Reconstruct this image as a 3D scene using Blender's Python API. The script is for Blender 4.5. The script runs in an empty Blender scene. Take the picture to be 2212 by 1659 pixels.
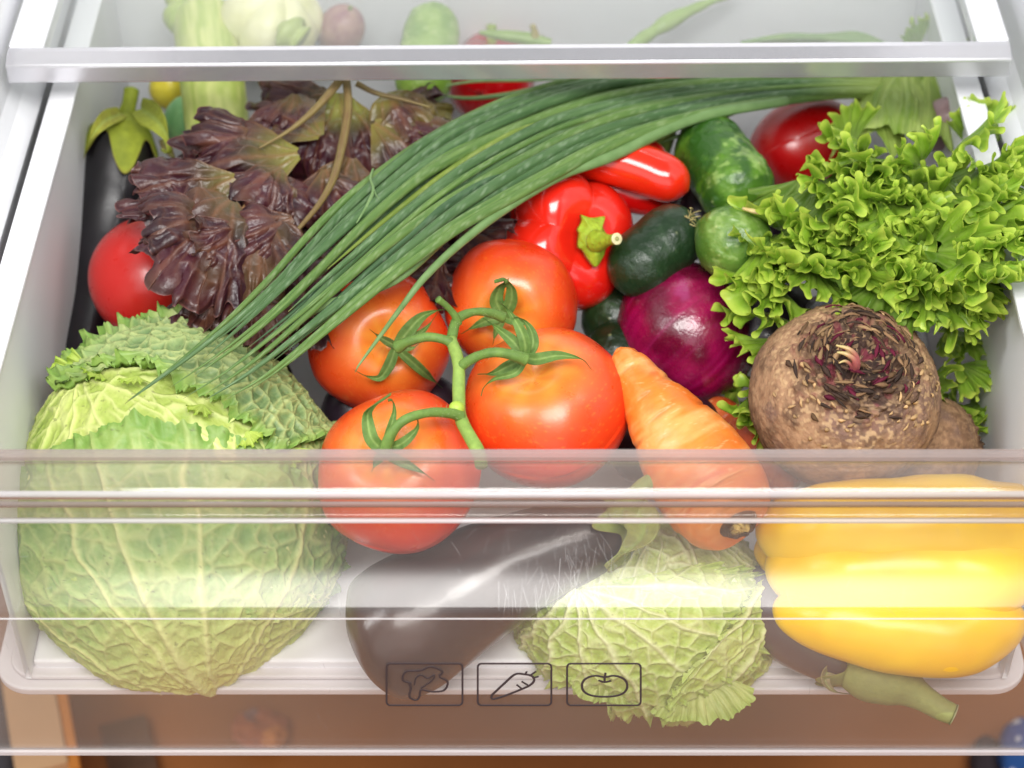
import bpy, math, random
import numpy as np
from mathutils import Vector, Matrix
random.seed(7); RNG=np.random.default_rng(11)
S=bpy.context.scene
# ------------------------------------------------------------------ camera
PITCH=math.radians(43.3); LENS=70.0
CAM=np.array([-0.0023,-0.601,0.769])
cd=bpy.data.cameras.new("camera"); co=bpy.data.objects.new("camera",cd); S.collection.objects.link(co)
co.location=CAM; co.rotation_euler=(math.pi/2-PITCH,0,0)
cd.lens=LENS; cd.sensor_width=36; cd.clip_start=0.02; cd.clip_end=60
cd.dof.use_dof=True; cd.dof.focus_distance=0.93; cd.dof.aperture_fstop=6.8
S.camera=co
# ------------------------------------------------------------------ world + lamps (indoor softboxes and an added front fill)
w=bpy.data.worlds.new("World"); S.world=w; w.use_nodes=True
w.node_tree.nodes["Background"].inputs[0].default_value=(0.93,0.96,1.0,1)
w.node_tree.nodes["Background"].inputs[1].default_value=0.29
def area(name,loc,target,sx,sy,power,col=(1,1,1)):
    l=bpy.data.lights.new(name,'AREA'); l.shape='RECTANGLE'; l.size=sx; l.size_y=sy; l.energy=power; l.color=col
    o=bpy.data.objects.new(name,l); S.collection.objects.link(o); o.location=loc
    d=Vector(target)-Vector(loc); o.rotation_euler=d.to_track_quat('-Z','Y').to_euler(); return o
TGT=(0,0.12,0.08)
area("key_softbox",(0.06,-0.80,1.52),TGT,1.05,0.54,35,(1,0.985,0.96))
area('front_softbox',(-0.15,-1.45,0.70),(0,0.05,0.05),1.8,0.9,7,(1,0.985,0.965))  # fill light added in front to brighten the lower part of the drawer
area("left_strip_softbox",(-1.05,-0.35,1.15),TGT,0.34,0.75,13,(0.97,0.98,1))
area("right_softbox",(0.95,-0.15,1.35),TGT,0.35,0.4,7,(1,0.98,0.96))
# ------------------------------------------------------------------ render
S.view_settings.view_transform='Standard'; S.view_settings.look='None'
S.view_settings.exposure=0.0; S.view_settings.gamma=1
S.render.engine='CYCLES'
cy=S.cycles; cy.use_denoising=True
try: cy.denoiser='OPENIMAGEDENOISE'
except Exception: pass
cy.max_bounces=10; cy.diffuse_bounces=4; cy.glossy_bounces=4; cy.transmission_bounces=6; cy.transparent_max_bounces=24
cy.sample_clamp_indirect=6; cy.use_adaptive_sampling=True; cy.adaptive_threshold=0.006
# ------------------------------------------------------------------ camera-space helper: a photo position + a real place (height, depth or distance) -> metres
FPX=LENS/36*2212
Fw=np.array([0,math.cos(PITCH),-math.sin(PITCH)]); Up=np.array([0,math.sin(PITCH),math.cos(PITCH)]); Rt=np.array([1.,0,0])
def ray(px,py): return Fw+Rt*((px-1106)/FPX)+Up*((829.5-py)/FPX)
def U(px,py,d): return CAM+ray(px,py)*d
def Uz(px,py,z): r=ray(px,py); return CAM+r*((z-CAM[2])/r[2])
def Uy(px,py,y): r=ray(px,py); return CAM+r*((y-CAM[1])/r[1])
def dep(p): return float(np.dot(np.asarray(p)-CAM,Fw))
def mpp(p): return dep(p)/FPX          # metres per photo unit at p
def cdir(r,u,t):
    v=Rt*r+Up*u-Fw*t; return v/np.linalg.norm(v)
def hit(px,py,C,r,lift=0.0):
    "point on a ball (centre C radius r+lift) seen at px,py; the rim point if the ray misses"
    d=ray(px,py); d=d/np.linalg.norm(d); oc=C-CAM; b=np.dot(oc,d); R=r+lift
    h=R*R-(np.dot(oc,oc)-b*b)
    if h<0:
        p=CAM+d*b; return p
    return CAM+d*(b-math.sqrt(h))
# ------------------------------------------------------------------ colours, noise
def lin(c):
    c=np.asarray(c,float)/255.0
    return np.where(c<=0.04045,c/12.92,((c+0.055)/1.055)**2.4)
def sm(a,b,x):
    t=np.clip((x-a)/(b-a),0,1); return t*t*(3-2*t)
def mixc(a,b,t):
    t=np.asarray(t)[...,None]; return a*(1-t)+b*t
def _h(ix,iy,iz,s):
    n=(ix.astype(np.int64)*374761393+iy.astype(np.int64)*668265263+iz.astype(np.int64)*2147483647+s*974634777)&0xffffffff
    n=((n^(n>>13))*1274126177)&0xffffffff; n=((n^(n>>16))*2246822519)&0xffffffff; n=n^(n>>15)
    return (n&0xffffff)/float(0xffffff)
def vn(P,scale=1.,seed=0):
    P=np.asarray(P)*scale; f=np.floor(P); t=P-f; t=t*t*(3-2*t); i=f.astype(np.int64)
    x,y,z=i[...,0],i[...,1],i[...,2]; r=0
    for dx in (0,1):
        for dy in (0,1):
            for dz in (0,1):
                wgt=(t[...,0] if dx else 1-t[...,0])*(t[...,1] if dy else 1-t[...,1])*(t[...,2] if dz else 1-t[...,2])
                r=r+wgt*_h(x+dx,y+dy,z+dz,seed)
    return r*2-1
def fbm(P,scale=1.,oct=4,seed=0,gain=.5):
    a=1.;r=0;n=0
    for k in range(oct):
        r=r+a*vn(P,scale*2**k,seed+k*17); n+=a; a*=gain
    return r/n
def voro(P,scale=1.,seed=0,jit=.9):
    P=np.asarray(P)*scale; i=np.floor(P).astype(np.int64); F1=np.full(P.shape[:-1],9.);F2=F1.copy();ID=np.zeros(P.shape[:-1])
    for dx in (-1,0,1):
        for dy in (-1,0,1):
            for dz in (-1,0,1):
                c=i+np.array([dx,dy,dz]); x,y,z=c[...,0],c[...,1],c[...,2]
                q=np.stack([x+.5+jit*(_h(x,y,z,seed)-.5),y+.5+jit*(_h(x,y,z,seed+1)-.5),z+.5+jit*(_h(x,y,z,seed+2)-.5)],-1)
                d=np.linalg.norm(P-q,axis=-1); m=d<F1
                F2=np.where(m,F1,np.minimum(F2,d)); ID=np.where(m,_h(x,y,z,seed+5),ID); F1=np.where(m,d,F1)
    return F1,F2,ID
def nrm(v): v=np.asarray(v,float); return v/np.linalg.norm(v)
def basis(axis,ref=(0.0123,0.2,1)):
    z=nrm(axis); x=np.cross(ref,z)
    if np.linalg.norm(x)<1e-3: x=np.cross((1,0,0),z)
    x=nrm(x); y=np.cross(z,x); return np.stack([x,y,z],1)   # columns
# ------------------------------------------------------------------ objects
ORG={}
def props(o,label=None,cat=None,group=None,kind=None):
    for k,v in (('label',label),('category',cat),('group',group),('kind',kind)):
        if v: o[k]=v
    return o
def thing(name,loc,label,cat,group=None):
    o=bpy.data.objects.new(name,None); S.collection.objects.link(o); o.location=[float(a) for a in loc]
    o.empty_display_size=.02; ORG[o.name]=np.array(loc,float); return props(o,label,cat,group)
def mesh(name,V,Fc,mat,parent=None,col=None,smooth=True,org=None,uv=None):
    "V (n,3) world metres; Fc (m,4)/(m,3) int array or list of tuples"
    V=np.asarray(V,float).reshape(-1,3)
    o0=ORG[parent.name] if parent is not None else (np.array(org,float) if org is not None else V.mean(0))
    me=bpy.data.meshes.new(name); L=V-o0
    if isinstance(Fc,np.ndarray):
        k=Fc.shape[1]; me.vertices.add(len(V)); me.vertices.foreach_set("co",L.ravel())
        me.loops.add(Fc.size); me.loops.foreach_set("vertex_index",Fc.ravel().astype(np.int32))
        me.polygons.add(len(Fc)); me.polygons.foreach_set("loop_start",np.arange(0,Fc.size,k,dtype=np.int32))
        me.polygons.foreach_set("loop_total",np.full(len(Fc),k,dtype=np.int32))
        me.update(calc_edges=True)
    else:
        me.from_pydata([tuple(v) for v in L],[],[tuple(f) for f in Fc]); me.update()
    if col is not None:
        col=np.clip(np.asarray(col,float).reshape(-1,3),0,1)
        a=me.color_attributes.new("Col",'FLOAT_COLOR','POINT')
        a.data.foreach_set("color",np.concatenate([col,np.ones((len(col),1))],1).astype(np.float32).ravel())
    if smooth: me.polygons.foreach_set("use_smooth",np.ones(len(me.polygons),bool))
    me.materials.append(mat); me.validate(verbose=False)
    o=bpy.data.objects.new(name,me); S.collection.objects.link(o)
    if parent is not None: o.parent=parent; ORG[o.name]=o0
    else: o.location=o0; ORG[o.name]=o0
    return o
def gridF(nu,nv,wu=False,wv=False,base=0):
    iu=np.arange(nu if wu else nu-1); iv=np.arange(nv if wv else nv-1)
    a,b=np.meshgrid(iu,iv,indexing='ij'); a2=(a+1)%nu; b2=(b+1)%nv
    return (np.stack([a*nv+b,a2*nv+b,a2*nv+b2,a*nv+b2],-1).reshape(-1,4)+base)
def grid(name,P,mat,parent=None,col=None,wu=False,wv=False,flip=False,**k):
    nu,nv=P.shape[:2]; Fc=gridF(nu,nv,wu,wv)
    if flip: Fc=Fc[:,::-1]
    return mesh(name,P.reshape(-1,3),np.ascontiguousarray(Fc),mat,parent,None if col is None else col.reshape(-1,3),**k)
def frames(C,ref=None):
    C=np.asarray(C,float); T=np.gradient(C,axis=0); T/=np.linalg.norm(T,axis=1)[:,None]+1e-12
    n=np.zeros_like(T); r=np.array(ref if ref is not None else -Fw,float)
    v=r-T[0]*np.dot(r,T[0]); v/=np.linalg.norm(v)
    for i in range(len(T)):
        v=v-T[i]*np.dot(v,T[i]); v/=np.linalg.norm(v)+1e-12; n[i]=v
    return T,n,np.cross(T,n)
def spline(pts,n):
    "Catmull-Rom through pts (k,dims) -> n samples"
    P=np.asarray(pts,float); k=len(P)
    if k==2:
        t=np.linspace(0,1,n)[:,None]; return P[0]*(1-t)+P[1]*t
    A=np.vstack([2*P[0]-P[1],P,2*P[-1]-P[-2]])
    seg=np.linalg.norm(np.diff(P[:,:3],axis=0),axis=1); cs=np.concatenate([[0],np.cumsum(seg)]); s=np.linspace(0,cs[-1],n)
    i=np.clip(np.searchsorted(cs,s,side='right')-1,0,k-2); t=((s-cs[i])/seg[i])[:,None]
    p0,p1,p2,p3=A[i],A[i+1],A[i+2],A[i+3]
    return .5*((2*p1)+(-p0+p2)*t+(2*p0-5*p1+4*p2-p3)*t*t+(-p0+3*p1-3*p2+p3)*t**3)
def smooth1(A,w=9):
    'running mean along the rows, ends kept'
    h=w//2; P_=np.concatenate([np.repeat(A[:1],h,0),A,np.repeat(A[-1:],h,0)],0); c=np.cumsum(np.concatenate([P_[:1]*0,P_],0),0); B_=(c[w:]-c[:-w])/w; B_[0]=A[0]; B_[-1]=A[-1]; return B_
def tubeP(C,rad,nseg=12,ref=None,flat=1.0):
    T,N,B=frames(C,ref); a=np.linspace(0,2*math.pi,nseg,endpoint=False)
    rad=np.asarray(rad,float)*np.ones(len(C))
    return C[:,None,:]+rad[:,None,None]*(np.cos(a)[None,:,None]*B[:,None,:]+flat*np.sin(a)[None,:,None]*N[:,None,:]),a
def capgrid(P):
    "close both ends of a wrapped (wv) grid by adding collapsed rings"
    a=P[0].mean(0); b=P[-1].mean(0)
    return np.concatenate([np.broadcast_to(a,P[:1].shape),P,np.broadcast_to(b,P[-1:].shape)],0)
def box(name,lo,hi,mat,parent=None,bev=0.0,**k):
    import bmesh
    bm=bmesh.new(); bmesh.ops.create_cube(bm,size=1)
    lo=np.array(lo,float); hi=np.array(hi,float); c=(lo+hi)/2; s=hi-lo
    for v in bm.verts: v.co=Vector([c[i]+v.co[i]*s[i] for i in range(3)])
    if bev>0: bmesh.ops.bevel(bm,geom=bm.edges[:],offset=bev,segments=3,profile=.5,affect='EDGES')
    bm.verts.index_update(); V=np.array([v.co[:] for v in bm.verts]); Fc=[[v.index for v in f.verts] for f in bm.faces]; bm.free()
    return mesh(name,V,Fc,mat,parent,smooth=False,**k)
# ------------------------------------------------------------------ materials
def mat(name,color=None,attr=False,rough=.5,spec=.5,coat=0.,coatr=.1,sss=0.,sssr=(1,.3,.1),scale=.01,bumps=(),cvar=None,rvar=None,metal=0,transl=0,aniso=0,sheen=0):
    """bumps: (noise scale, distance m, detail); cvar: (scale, amount) value wobble; rvar: (scale, amount)"""
    m=bpy.data.materials.new(name); m.use_nodes=True; nt=m.node_tree; N=nt.nodes; Lk=nt.links
    b=N["Principled BSDF"]; out=N["Material Output"]
    b.inputs["Roughness"].default_value=rough; b.inputs["Specular IOR Level"].default_value=spec
    b.inputs["Coat Weight"].default_value=coat; b.inputs["Coat Roughness"].default_value=coatr
    b.inputs["Metallic"].default_value=metal
    if sss>0:
        b.inputs["Subsurface Weight"].default_value=sss; b.inputs["Subsurface Radius"].default_value=sssr; b.inputs["Subsurface Scale"].default_value=scale
    tc=N.new("ShaderNodeTexCoord")
    def noise(sc,det=3,rg=.55):
        n=N.new("ShaderNodeTexNoise"); n.inputs["Scale"].default_value=sc; n.inputs["Detail"].default_value=det; n.inputs["Roughness"].default_value=rg
        Lk.new(tc.outputs["Object"],n.inputs["Vector"]); return n.outputs["Fac"]
    src=None
    if attr:
        a=N.new("ShaderNodeAttribute"); a.attribute_name="Col"; src=a.outputs["Color"]
    else:
        b.inputs["Base Color"].default_value=(*color,1)
    if cvar:
        if src is None:
            r=N.new("ShaderNodeRGB"); r.outputs[0].default_value=(*color,1); src=r.outputs[0]
        mr=N.new("ShaderNodeMapRange"); mr.inputs["From Min"].default_value=.3; mr.inputs["From Max"].default_value=.7
        mr.inputs["To Min"].default_value=1-cvar[1]; mr.inputs["To Max"].default_value=1+cvar[1]
        Lk.new(noise(cvar[0],4,.65),mr.inputs["Value"])
        hs=N.new("ShaderNodeHueSaturation"); Lk.new(mr.outputs[0],hs.inputs["Value"]); Lk.new(src,hs.inputs["Color"]); src=hs.outputs["Color"]
    if src is not None: Lk.new(src,b.inputs["Base Color"])
    if rvar:
        mr=N.new("ShaderNodeMapRange"); mr.inputs["From Min"].default_value=.35; mr.inputs["From Max"].default_value=.65
        mr.inputs["To Min"].default_value=max(.02,rough-rvar[1]); mr.inputs["To Max"].default_value=rough+rvar[1]
        Lk.new(noise(rvar[0],4),mr.inputs["Value"]); Lk.new(mr.outputs[0],b.inputs["Roughness"])
    prev=None
    for sc,dist,det in bumps:
        bp=N.new("ShaderNodeBump"); bp.inputs["Strength"].default_value=1.0; bp.inputs["Distance"].default_value=dist
        Lk.new(noise(sc,det),bp.inputs["Height"])
        if prev is not None: Lk.new(prev,bp.inputs["Normal"])
        prev=bp.outputs["Normal"]
    if prev is not None:
        Lk.new(prev,b.inputs["Normal"])
        if coat>0: Lk.new(prev,b.inputs["Coat Normal"])
    if transl>0:
        t=N.new("ShaderNodeBsdfTranslucent"); mx=N.new("ShaderNodeMixShader"); mx.inputs[0].default_value=transl
        if src is not None: Lk.new(src,t.inputs["Color"])
        else: t.inputs["Color"].default_value=(*color,1)
        if prev is not None: Lk.new(prev,t.inputs["Normal"])
        Lk.new(b.outputs[0],mx.inputs[1]); Lk.new(t.outputs[0],mx.inputs[2]); Lk.new(mx.outputs[0],out.inputs["Surface"])
    return m
def clear(name,tint=(.97,.965,.96),haze=.05,rough=.04,ior=1.49,hazecol=(.9,.88,.88),scr=0.0,vary=0.0,frost=None):
    "thin clear plastic / glass: straight-through transparency + fresnel gloss + a little surface haze"
    m=bpy.data.materials.new(name); m.use_nodes=True; nt=m.node_tree; N=nt.nodes; Lk=nt.links
    out=N["Material Output"]; N.remove(N["Principled BSDF"])
    tr=N.new("ShaderNodeBsdfTransparent"); tr.inputs[0].default_value=(*tint,1)
    df=N.new("ShaderNodeBsdfDiffuse"); df.inputs[0].default_value=(*hazecol,1)
    tl=N.new("ShaderNodeBsdfTranslucent"); tl.inputs[0].default_value=(*hazecol,1)
    dm=N.new("ShaderNodeMixShader"); dm.inputs[0].default_value=.35; Lk.new(df.outputs[0],dm.inputs[1]); Lk.new(tl.outputs[0],dm.inputs[2])
    gl=N.new("ShaderNodeBsdfGlossy"); gl.inputs["Roughness"].default_value=rough
    m1=N.new("ShaderNodeMixShader"); m1.inputs[0].default_value=haze; Lk.new(tr.outputs[0],m1.inputs[1]); Lk.new(dm.outputs[0],m1.inputs[2])
    fr=N.new("ShaderNodeFresnel"); ge=N.new("ShaderNodeNewGeometry"); mi=N.new("ShaderNodeMapRange")
    mi.inputs["To Min"].default_value=ior; mi.inputs["To Max"].default_value=1/ior   # thin wall: the same reflectance from both sides
    Lk.new(ge.outputs["Backfacing"],mi.inputs["Value"]); Lk.new(mi.outputs[0],fr.inputs["IOR"])
    m2=N.new("ShaderNodeMixShader"); Lk.new(fr.outputs[0],m2.inputs[0]); Lk.new(m1.outputs[0],m2.inputs[1]); Lk.new(gl.outputs[0],m2.inputs[2])
    Lk.new(m2.outputs[0],out.inputs["Surface"])
    tc=N.new("ShaderNodeTexCoord")
    if vary>0:
        n=N.new("ShaderNodeTexNoise"); n.inputs["Scale"].default_value=9; n.inputs["Detail"].default_value=5; Lk.new(tc.outputs["Object"],n.inputs["Vector"])
        mr=N.new("ShaderNodeMapRange"); mr.inputs["From Min"].default_value=.3; mr.inputs["From Max"].default_value=.7
        mr.inputs["To Min"].default_value=haze*(1-vary); mr.inputs["To Max"].default_value=haze*(1+vary)
        Lk.new(n.outputs["Fac"],mr.inputs["Value"]); last=mr.outputs[0]
        if frost:   # the flat plate under the ledge is moulded slightly frosted
            sp=N.new("ShaderNodeSeparateXYZ"); Lk.new(tc.outputs["Object"],sp.inputs[0]); m3=N.new("ShaderNodeMapRange")
            m3.inputs["From Min"].default_value=frost[0]; m3.inputs["From Max"].default_value=frost[0]-.002; m3.inputs["To Min"].default_value=0; m3.inputs["To Max"].default_value=frost[1]
            Lk.new(sp.outputs["Z"],m3.inputs["Value"]); ad=N.new("ShaderNodeMath"); ad.operation='ADD'; Lk.new(last,ad.inputs[0]); Lk.new(m3.outputs[0],ad.inputs[1]); last=ad.outputs[0]
        Lk.new(last,m1.inputs[0])
    if scr>0:
        mp=N.new("ShaderNodeMapping"); mp.inputs["Scale"].default_value=(1.5,40,40); Lk.new(tc.outputs["Object"],mp.inputs["Vector"])
        n=N.new("ShaderNodeTexNoise"); n.inputs["Scale"].default_value=12; n.inputs["Detail"].default_value=6; Lk.new(mp.outputs[0],n.inputs["Vector"])
        bp=N.new("ShaderNodeBump"); bp.inputs["Distance"].default_value=scr; Lk.new(n.outputs["Fac"],bp.inputs["Height"]); Lk.new(bp.outputs[0],gl.inputs["Normal"])
    return m
M={}
M['white']=mat('white_plastic',lin((236,236,240)),rough=.38,bumps=((700,.00004,2),),cvar=(9,.015))
M['bin']=mat('bin_white_plastic',lin((240,241,243)),rough=.45,bumps=((500,.00004,2),),transl=.25,cvar=(12,.02))
M['liner']=mat('liner_plastic',lin((232,233,236)),rough=.5,cvar=(6,.02))
M['trim']=mat('satin_trim',lin((218,217,221)),rough=.24,metal=.75,bumps=((40,.0001,2),),cvar=(30,.03))
M['tray']=mat('tray_plastic',lin((214,209,211)),rough=.4,cvar=(14,.03))
M['clear']=clear('clear_drawer_plastic',haze=.03,rough=.21,ior=1.34,scr=0,vary=.5,frost=(.092,.040),hazecol=(.86,.78,.73))
M['lip']=clear('clear_lip_plastic',tint=(.94,.925,.91),haze=.075,rough=.08,hazecol=(.78,.72,.70))
M['edge']=clear('plastic_edge',tint=(.75,.70,.69),haze=.38,rough=.12,hazecol=(.62,.54,.52))
M['edgew']=clear('pale_plastic_edge',tint=(.9,.9,.92),haze=.5,rough=.1,hazecol=(.9,.88,.9))
M['glass']=clear('shelf_glass',tint=(.97,.98,.975),haze=.07,rough=.03,hazecol=(.80,.82,.80),vary=.35)
M['scratch']=clear('scratch',tint=(.95,.95,.95),haze=.16,rough=.3,hazecol=(.9,.9,.92))
M['ink']=mat('grey_print',lin((58,50,54)),rough=.6)
# ================================================================== setting: floor under the drawer, fridge, shelf, drawer
m_floor=mat('wood_laminate',lin((150,92,44)),rough=.45,cvar=(5,.12))
fl=mesh('kitchen_floor',[(-3,-3,-.35),(3,-3,-.35),(3,3,-.35),(-3,3,-.35)],[(0,1,2,3)],m_floor,smooth=False); fl['kind']='structure'
# blurred things on the floor
leg=thing('wooden_stool_leg',Uz(95,1659,-.35),"pale wooden leg standing on the brown floor at lower left, blurred",'furniture leg')
a=U(58,1640,1.24); b=U(40,1430,1.30)
mm=mat('pale_wood',lin((200,160,120)),rough=.5,cvar=(20,.05)); mo=mat('orange_wood',lin((196,122,48)),rough=.5)
c0=Uz(100,1690,-.30); c1=Uz(55,1420,-.30)
def bar(name,p,q,wd,th,m,parent):
    p=np.array(p);q=np.array(q); T=nrm(q-p); B=nrm(np.cross(T,(0,0,1))); N=np.cross(B,T)
    V=[]
    for e in (p,q):
        for s,t in ((-1,-1),(1,-1),(1,1),(-1,1)): V.append(e+B*s*wd/2+N*t*th/2)
    return mesh(name,V,[(0,1,2,3),(7,6,5,4),(0,4,5,1),(1,5,6,2),(2,6,7,3),(3,7,4,0)],m,parent,smooth=False)
bar('leg_face',c0,c1,.034,.03,mm,leg)
s=np.array([.0205,0,0]); bar('leg_edge',c0+s,c1+s,.007,.03,mo,leg)
rg=thing('dark_floor_mat',Uz(290,1659,-.345),"dark strip of matting on the floor beside the pale wooden leg",'floor mat')  # flat dark band laid on the floor
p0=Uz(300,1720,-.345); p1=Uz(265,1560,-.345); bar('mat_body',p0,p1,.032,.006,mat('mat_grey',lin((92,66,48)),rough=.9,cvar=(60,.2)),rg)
dk=thing('dark_cushion',Uz(10,1650,-.33),"dark grey blurred cushion on the floor in the lower left corner",'cushion')
def ell(name,C,ax,m,parent,col=None,nu=24,nv=32,dis=0):
    u=np.linspace(0,math.pi,nu)[:,None]; v=np.linspace(0,2*math.pi,nv,endpoint=False)[None,:]
    D=np.stack([np.sin(u)*np.cos(v),np.sin(u)*np.sin(v),np.cos(u)+0*v],-1); P=np.array(C)+D*np.array(ax)
    if dis: P=P+D*(fbm(P,60,3)*dis)[...,None]
    return grid(name,P,m,parent,wv=True)
ell('cushion_body',Uz(-25,1650,-.33),(.022,.1,.02),mat('slate',lin((70,70,76)),rough=.9),dk,dis=.006)
clo=thing('patterned_cloth',Uz(2200,1645,-.33),"blue and white patterned cloth crumpled on the floor at lower right",'cloth')
mc=mat('blue_white_print',lin((40,84,150)),rough=.9)
nt=mc.node_tree; v=nt.nodes.new("ShaderNodeTexVoronoi"); v.inputs["Scale"].default_value=90; cr=nt.nodes.new("ShaderNodeValToRGB")
tc=nt.nodes.new("ShaderNodeTexCoord"); nt.links.new(tc.outputs["Object"],v.inputs["Vector"]); nt.links.new(v.outputs["Distance"],cr.inputs[0])
cr.color_ramp.elements[0].color=(*lin((225,232,242)),1); cr.color_ramp.elements[0].position=.3; cr.color_ramp.elements[1].color=(*lin((38,84,150)),1); cr.color_ramp.elements[1].position=.4
nt.links.new(cr.outputs[0],nt.nodes["Principled BSDF"].inputs["Base Color"])
ell('cloth_fold',Uz(2216,1665,-.33),(.018,.035,.025),mc,clo,dis=.008)
ell('dark_lining',Uz(2140,1668,-.34),(.012,.03,.012),mat('navy_dark',lin((52,44,50)),rough=.9),clo,dis=.004)
pk=thing('bright_toy_packet',Uz(558,1575,-.34),"small crumpled red and orange packet lying on the brown floor, seen through the clear front",'packet')  # flat red and orange ellipsoids on the floor
for nm,x,y,w_,h_,c_ in (('packet_body',560,1572,.020,.014,(158,88,52)),('packet_seal',548,1548,.010,.006,(120,84,80)),('packet_flap',588,1590,.012,.007,(186,116,56))):
    C_=Uz(x,y,-.344); ell(nm,C_,(w_,h_*1.4,.004),mat(nm+'_film',lin(c_),rough=.7,cvar=(120,.25)),pk,dis=.008)

# ---- fridge body
fr=thing('refrigerator',(0,.35,-.05),"white plastic interior walls of the open refrigerator around the drawer",'refrigerator')
XW=.2655
def extrude(name,prof,x0,x1,m,parent,axis='x',closed=True,smooth=False,caps=True,**k):
    "prof list of (y,z), extruded along x"
    n=len(prof); V=[(x0,p[0],p[1]) for p in prof]+[(x1,p[0],p[1]) for p in prof]
    Fc=[(i,(i+1)%n,(i+1)%n+n,i+n) for i in range(n if closed else n-1)]
    if caps and closed: Fc+= [tuple(range(n))[::-1],tuple(range(n,2*n))]
    return mesh(name,V,Fc,m,parent,smooth=smooth,**k)
box('back_wall',(-XW,.47,-.06),(XW,.49,.6),M['liner'],fr)
for sx in (-1,1):
    # side wall with a moulded rail and a stepped shoulder
    x=sx*XW
    prof=[(0,-.06),(0,.135),(-.010,.142),(-.012,.150),(-.004,.158),(0,.166),(0,.205),(-.004,.210),(-.004,.60),(.05,.60),(.05,-.06)]
    V=[];n=len(prof)
    for yy in (.12,.47):
        for dx,z in prof: V.append((x+sx*dx*1.0,yy,z))
    Fc=[(i,(i+1)%n,(i+1)%n+n,i+n) for i in range(n)]+[tuple(range(n)),tuple(range(n,2*n))[::-1]]
    mesh('side_wall',V,Fc,M['liner'],fr,smooth=False)
    # rounded front jamb of the liner flaring outwards toward the viewer
    t=np.linspace(0,1,14); cx=x+sx*(.045*t**2); cyv=.1195-.16*t
    P=np.stack([np.stack([cx,cyv,0*t+z],-1) for z in np.linspace(-.06,.6,20)],0)
    P[:,:,0]+= sx*(.004*np.sin(P[:,:,2]*14+1))
    grid('liner_jamb',P,M['liner'],fr,flip=sx<0)
box('inner_floor',(-XW,.2,-.062),(XW,.47,-.045),M['liner'],fr)

# ---- glass shelf over the drawer
sh=thing('glass_shelf',(0,.255,.19),"glass shelf with satin silver front trim above the vegetable drawer",'shelf')
ROLL=math.radians(.45)
yb=.250
prof=[(yb,.1812),(yb-.0002,.1915),(yb+.0005,.1923),(yb+.0080,.1953),(yb+.012,.1953),(yb+.012,.188),(yb+.008,.1815)]
ns=len(prof)
V=[]
xl,xr=-.2612,.2527
for xx in (xl,xr):
    for (y_,z_) in prof: V.append((xx,y_,z_+ (xx)*math.tan(ROLL)+.0002))
Fc=[(i,i+ns,(i+1)%ns+ns,(i+1)%ns) for i in range(ns)]+[tuple(range(ns)),tuple(range(ns,2*ns))[::-1]]
tr=mesh('front_trim',V,Fc,M['trim'],sh,smooth=False)
bv=tr.modifiers.new('bevel','BEVEL'); bv.width=.0009; bv.segments=3; bv.limit_method='ANGLE'
V=[]
for xx in (-.243,.236):
    for (y_,z_) in ((yb+.0122,.1905),(yb+.0122,.1945),(.462,.1945),(.462,.1905)): V.append((xx,y_,z_+xx*math.tan(ROLL)))
mesh('glass_pane',V,[(0,4,5,1),(1,5,6,2),(2,6,7,3),(3,7,4,0),(0,1,2,3),(7,6,5,4)],M['glass'],sh,smooth=False)
for x0,x1 in ((-.2612,-.2432),(.2362,.2527)):
    box('side_rail',(x0,yb+.0122,.186+x0*math.tan(ROLL)),(x1,.462,.1965+x0*math.tan(ROLL)),M['white'],sh,bev=.0015)

# ---- vegetable drawer
dr=thing('vegetable_drawer',(0,.2,0),"pulled out fridge vegetable drawer with white sides and clear plastic front",'drawer')
HW=.2312; ZR=.160; YB=.408
def wallprof(sx):
    # (offset from inner face outward, z)
    return [(.005,.0),(.005,ZR-.012),(.0015,ZR-.004),(.001,ZR-.001),(.003,ZR),(.0125,ZR),(.0145,ZR-.0015),(.0148,ZR-.010),(.0128,ZR-.010),(.0124,ZR-.003),(.0076,ZR-.012),(.0076,0)]
for sx in (-1,1):
    pr=wallprof(sx); n=len(pr); V=[]
    ys=np.linspace(.006,YB,12)
    for y_ in ys:
        for d,z_ in pr: V.append((sx*(HW+d+(ZR-z_)*0.0),y_,z_))
    Fc=[]
    for k in range(len(ys)-1):
        for i in range(n):
            q=(k*n+i,k*n+(i+1)%n,(k+1)*n+(i+1)%n,(k+1)*n+i); Fc.append(q if sx<0 else q[::-1])
    o=mesh('side_wall',V,Fc,M['bin'],dr,smooth=False)
    rim=box('rim',(sx*HW+(.0005 if sx>0 else -.0142),.006,ZR+.0004),(sx*HW+(.0142 if sx>0 else -.0005),YB,ZR+.0022),M['white'],dr,bev=.0008)
box('back_wall',(-HW-.007,YB,0),(HW+.007,YB+.003,ZR),M['bin'],dr,bev=.0008)
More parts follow.
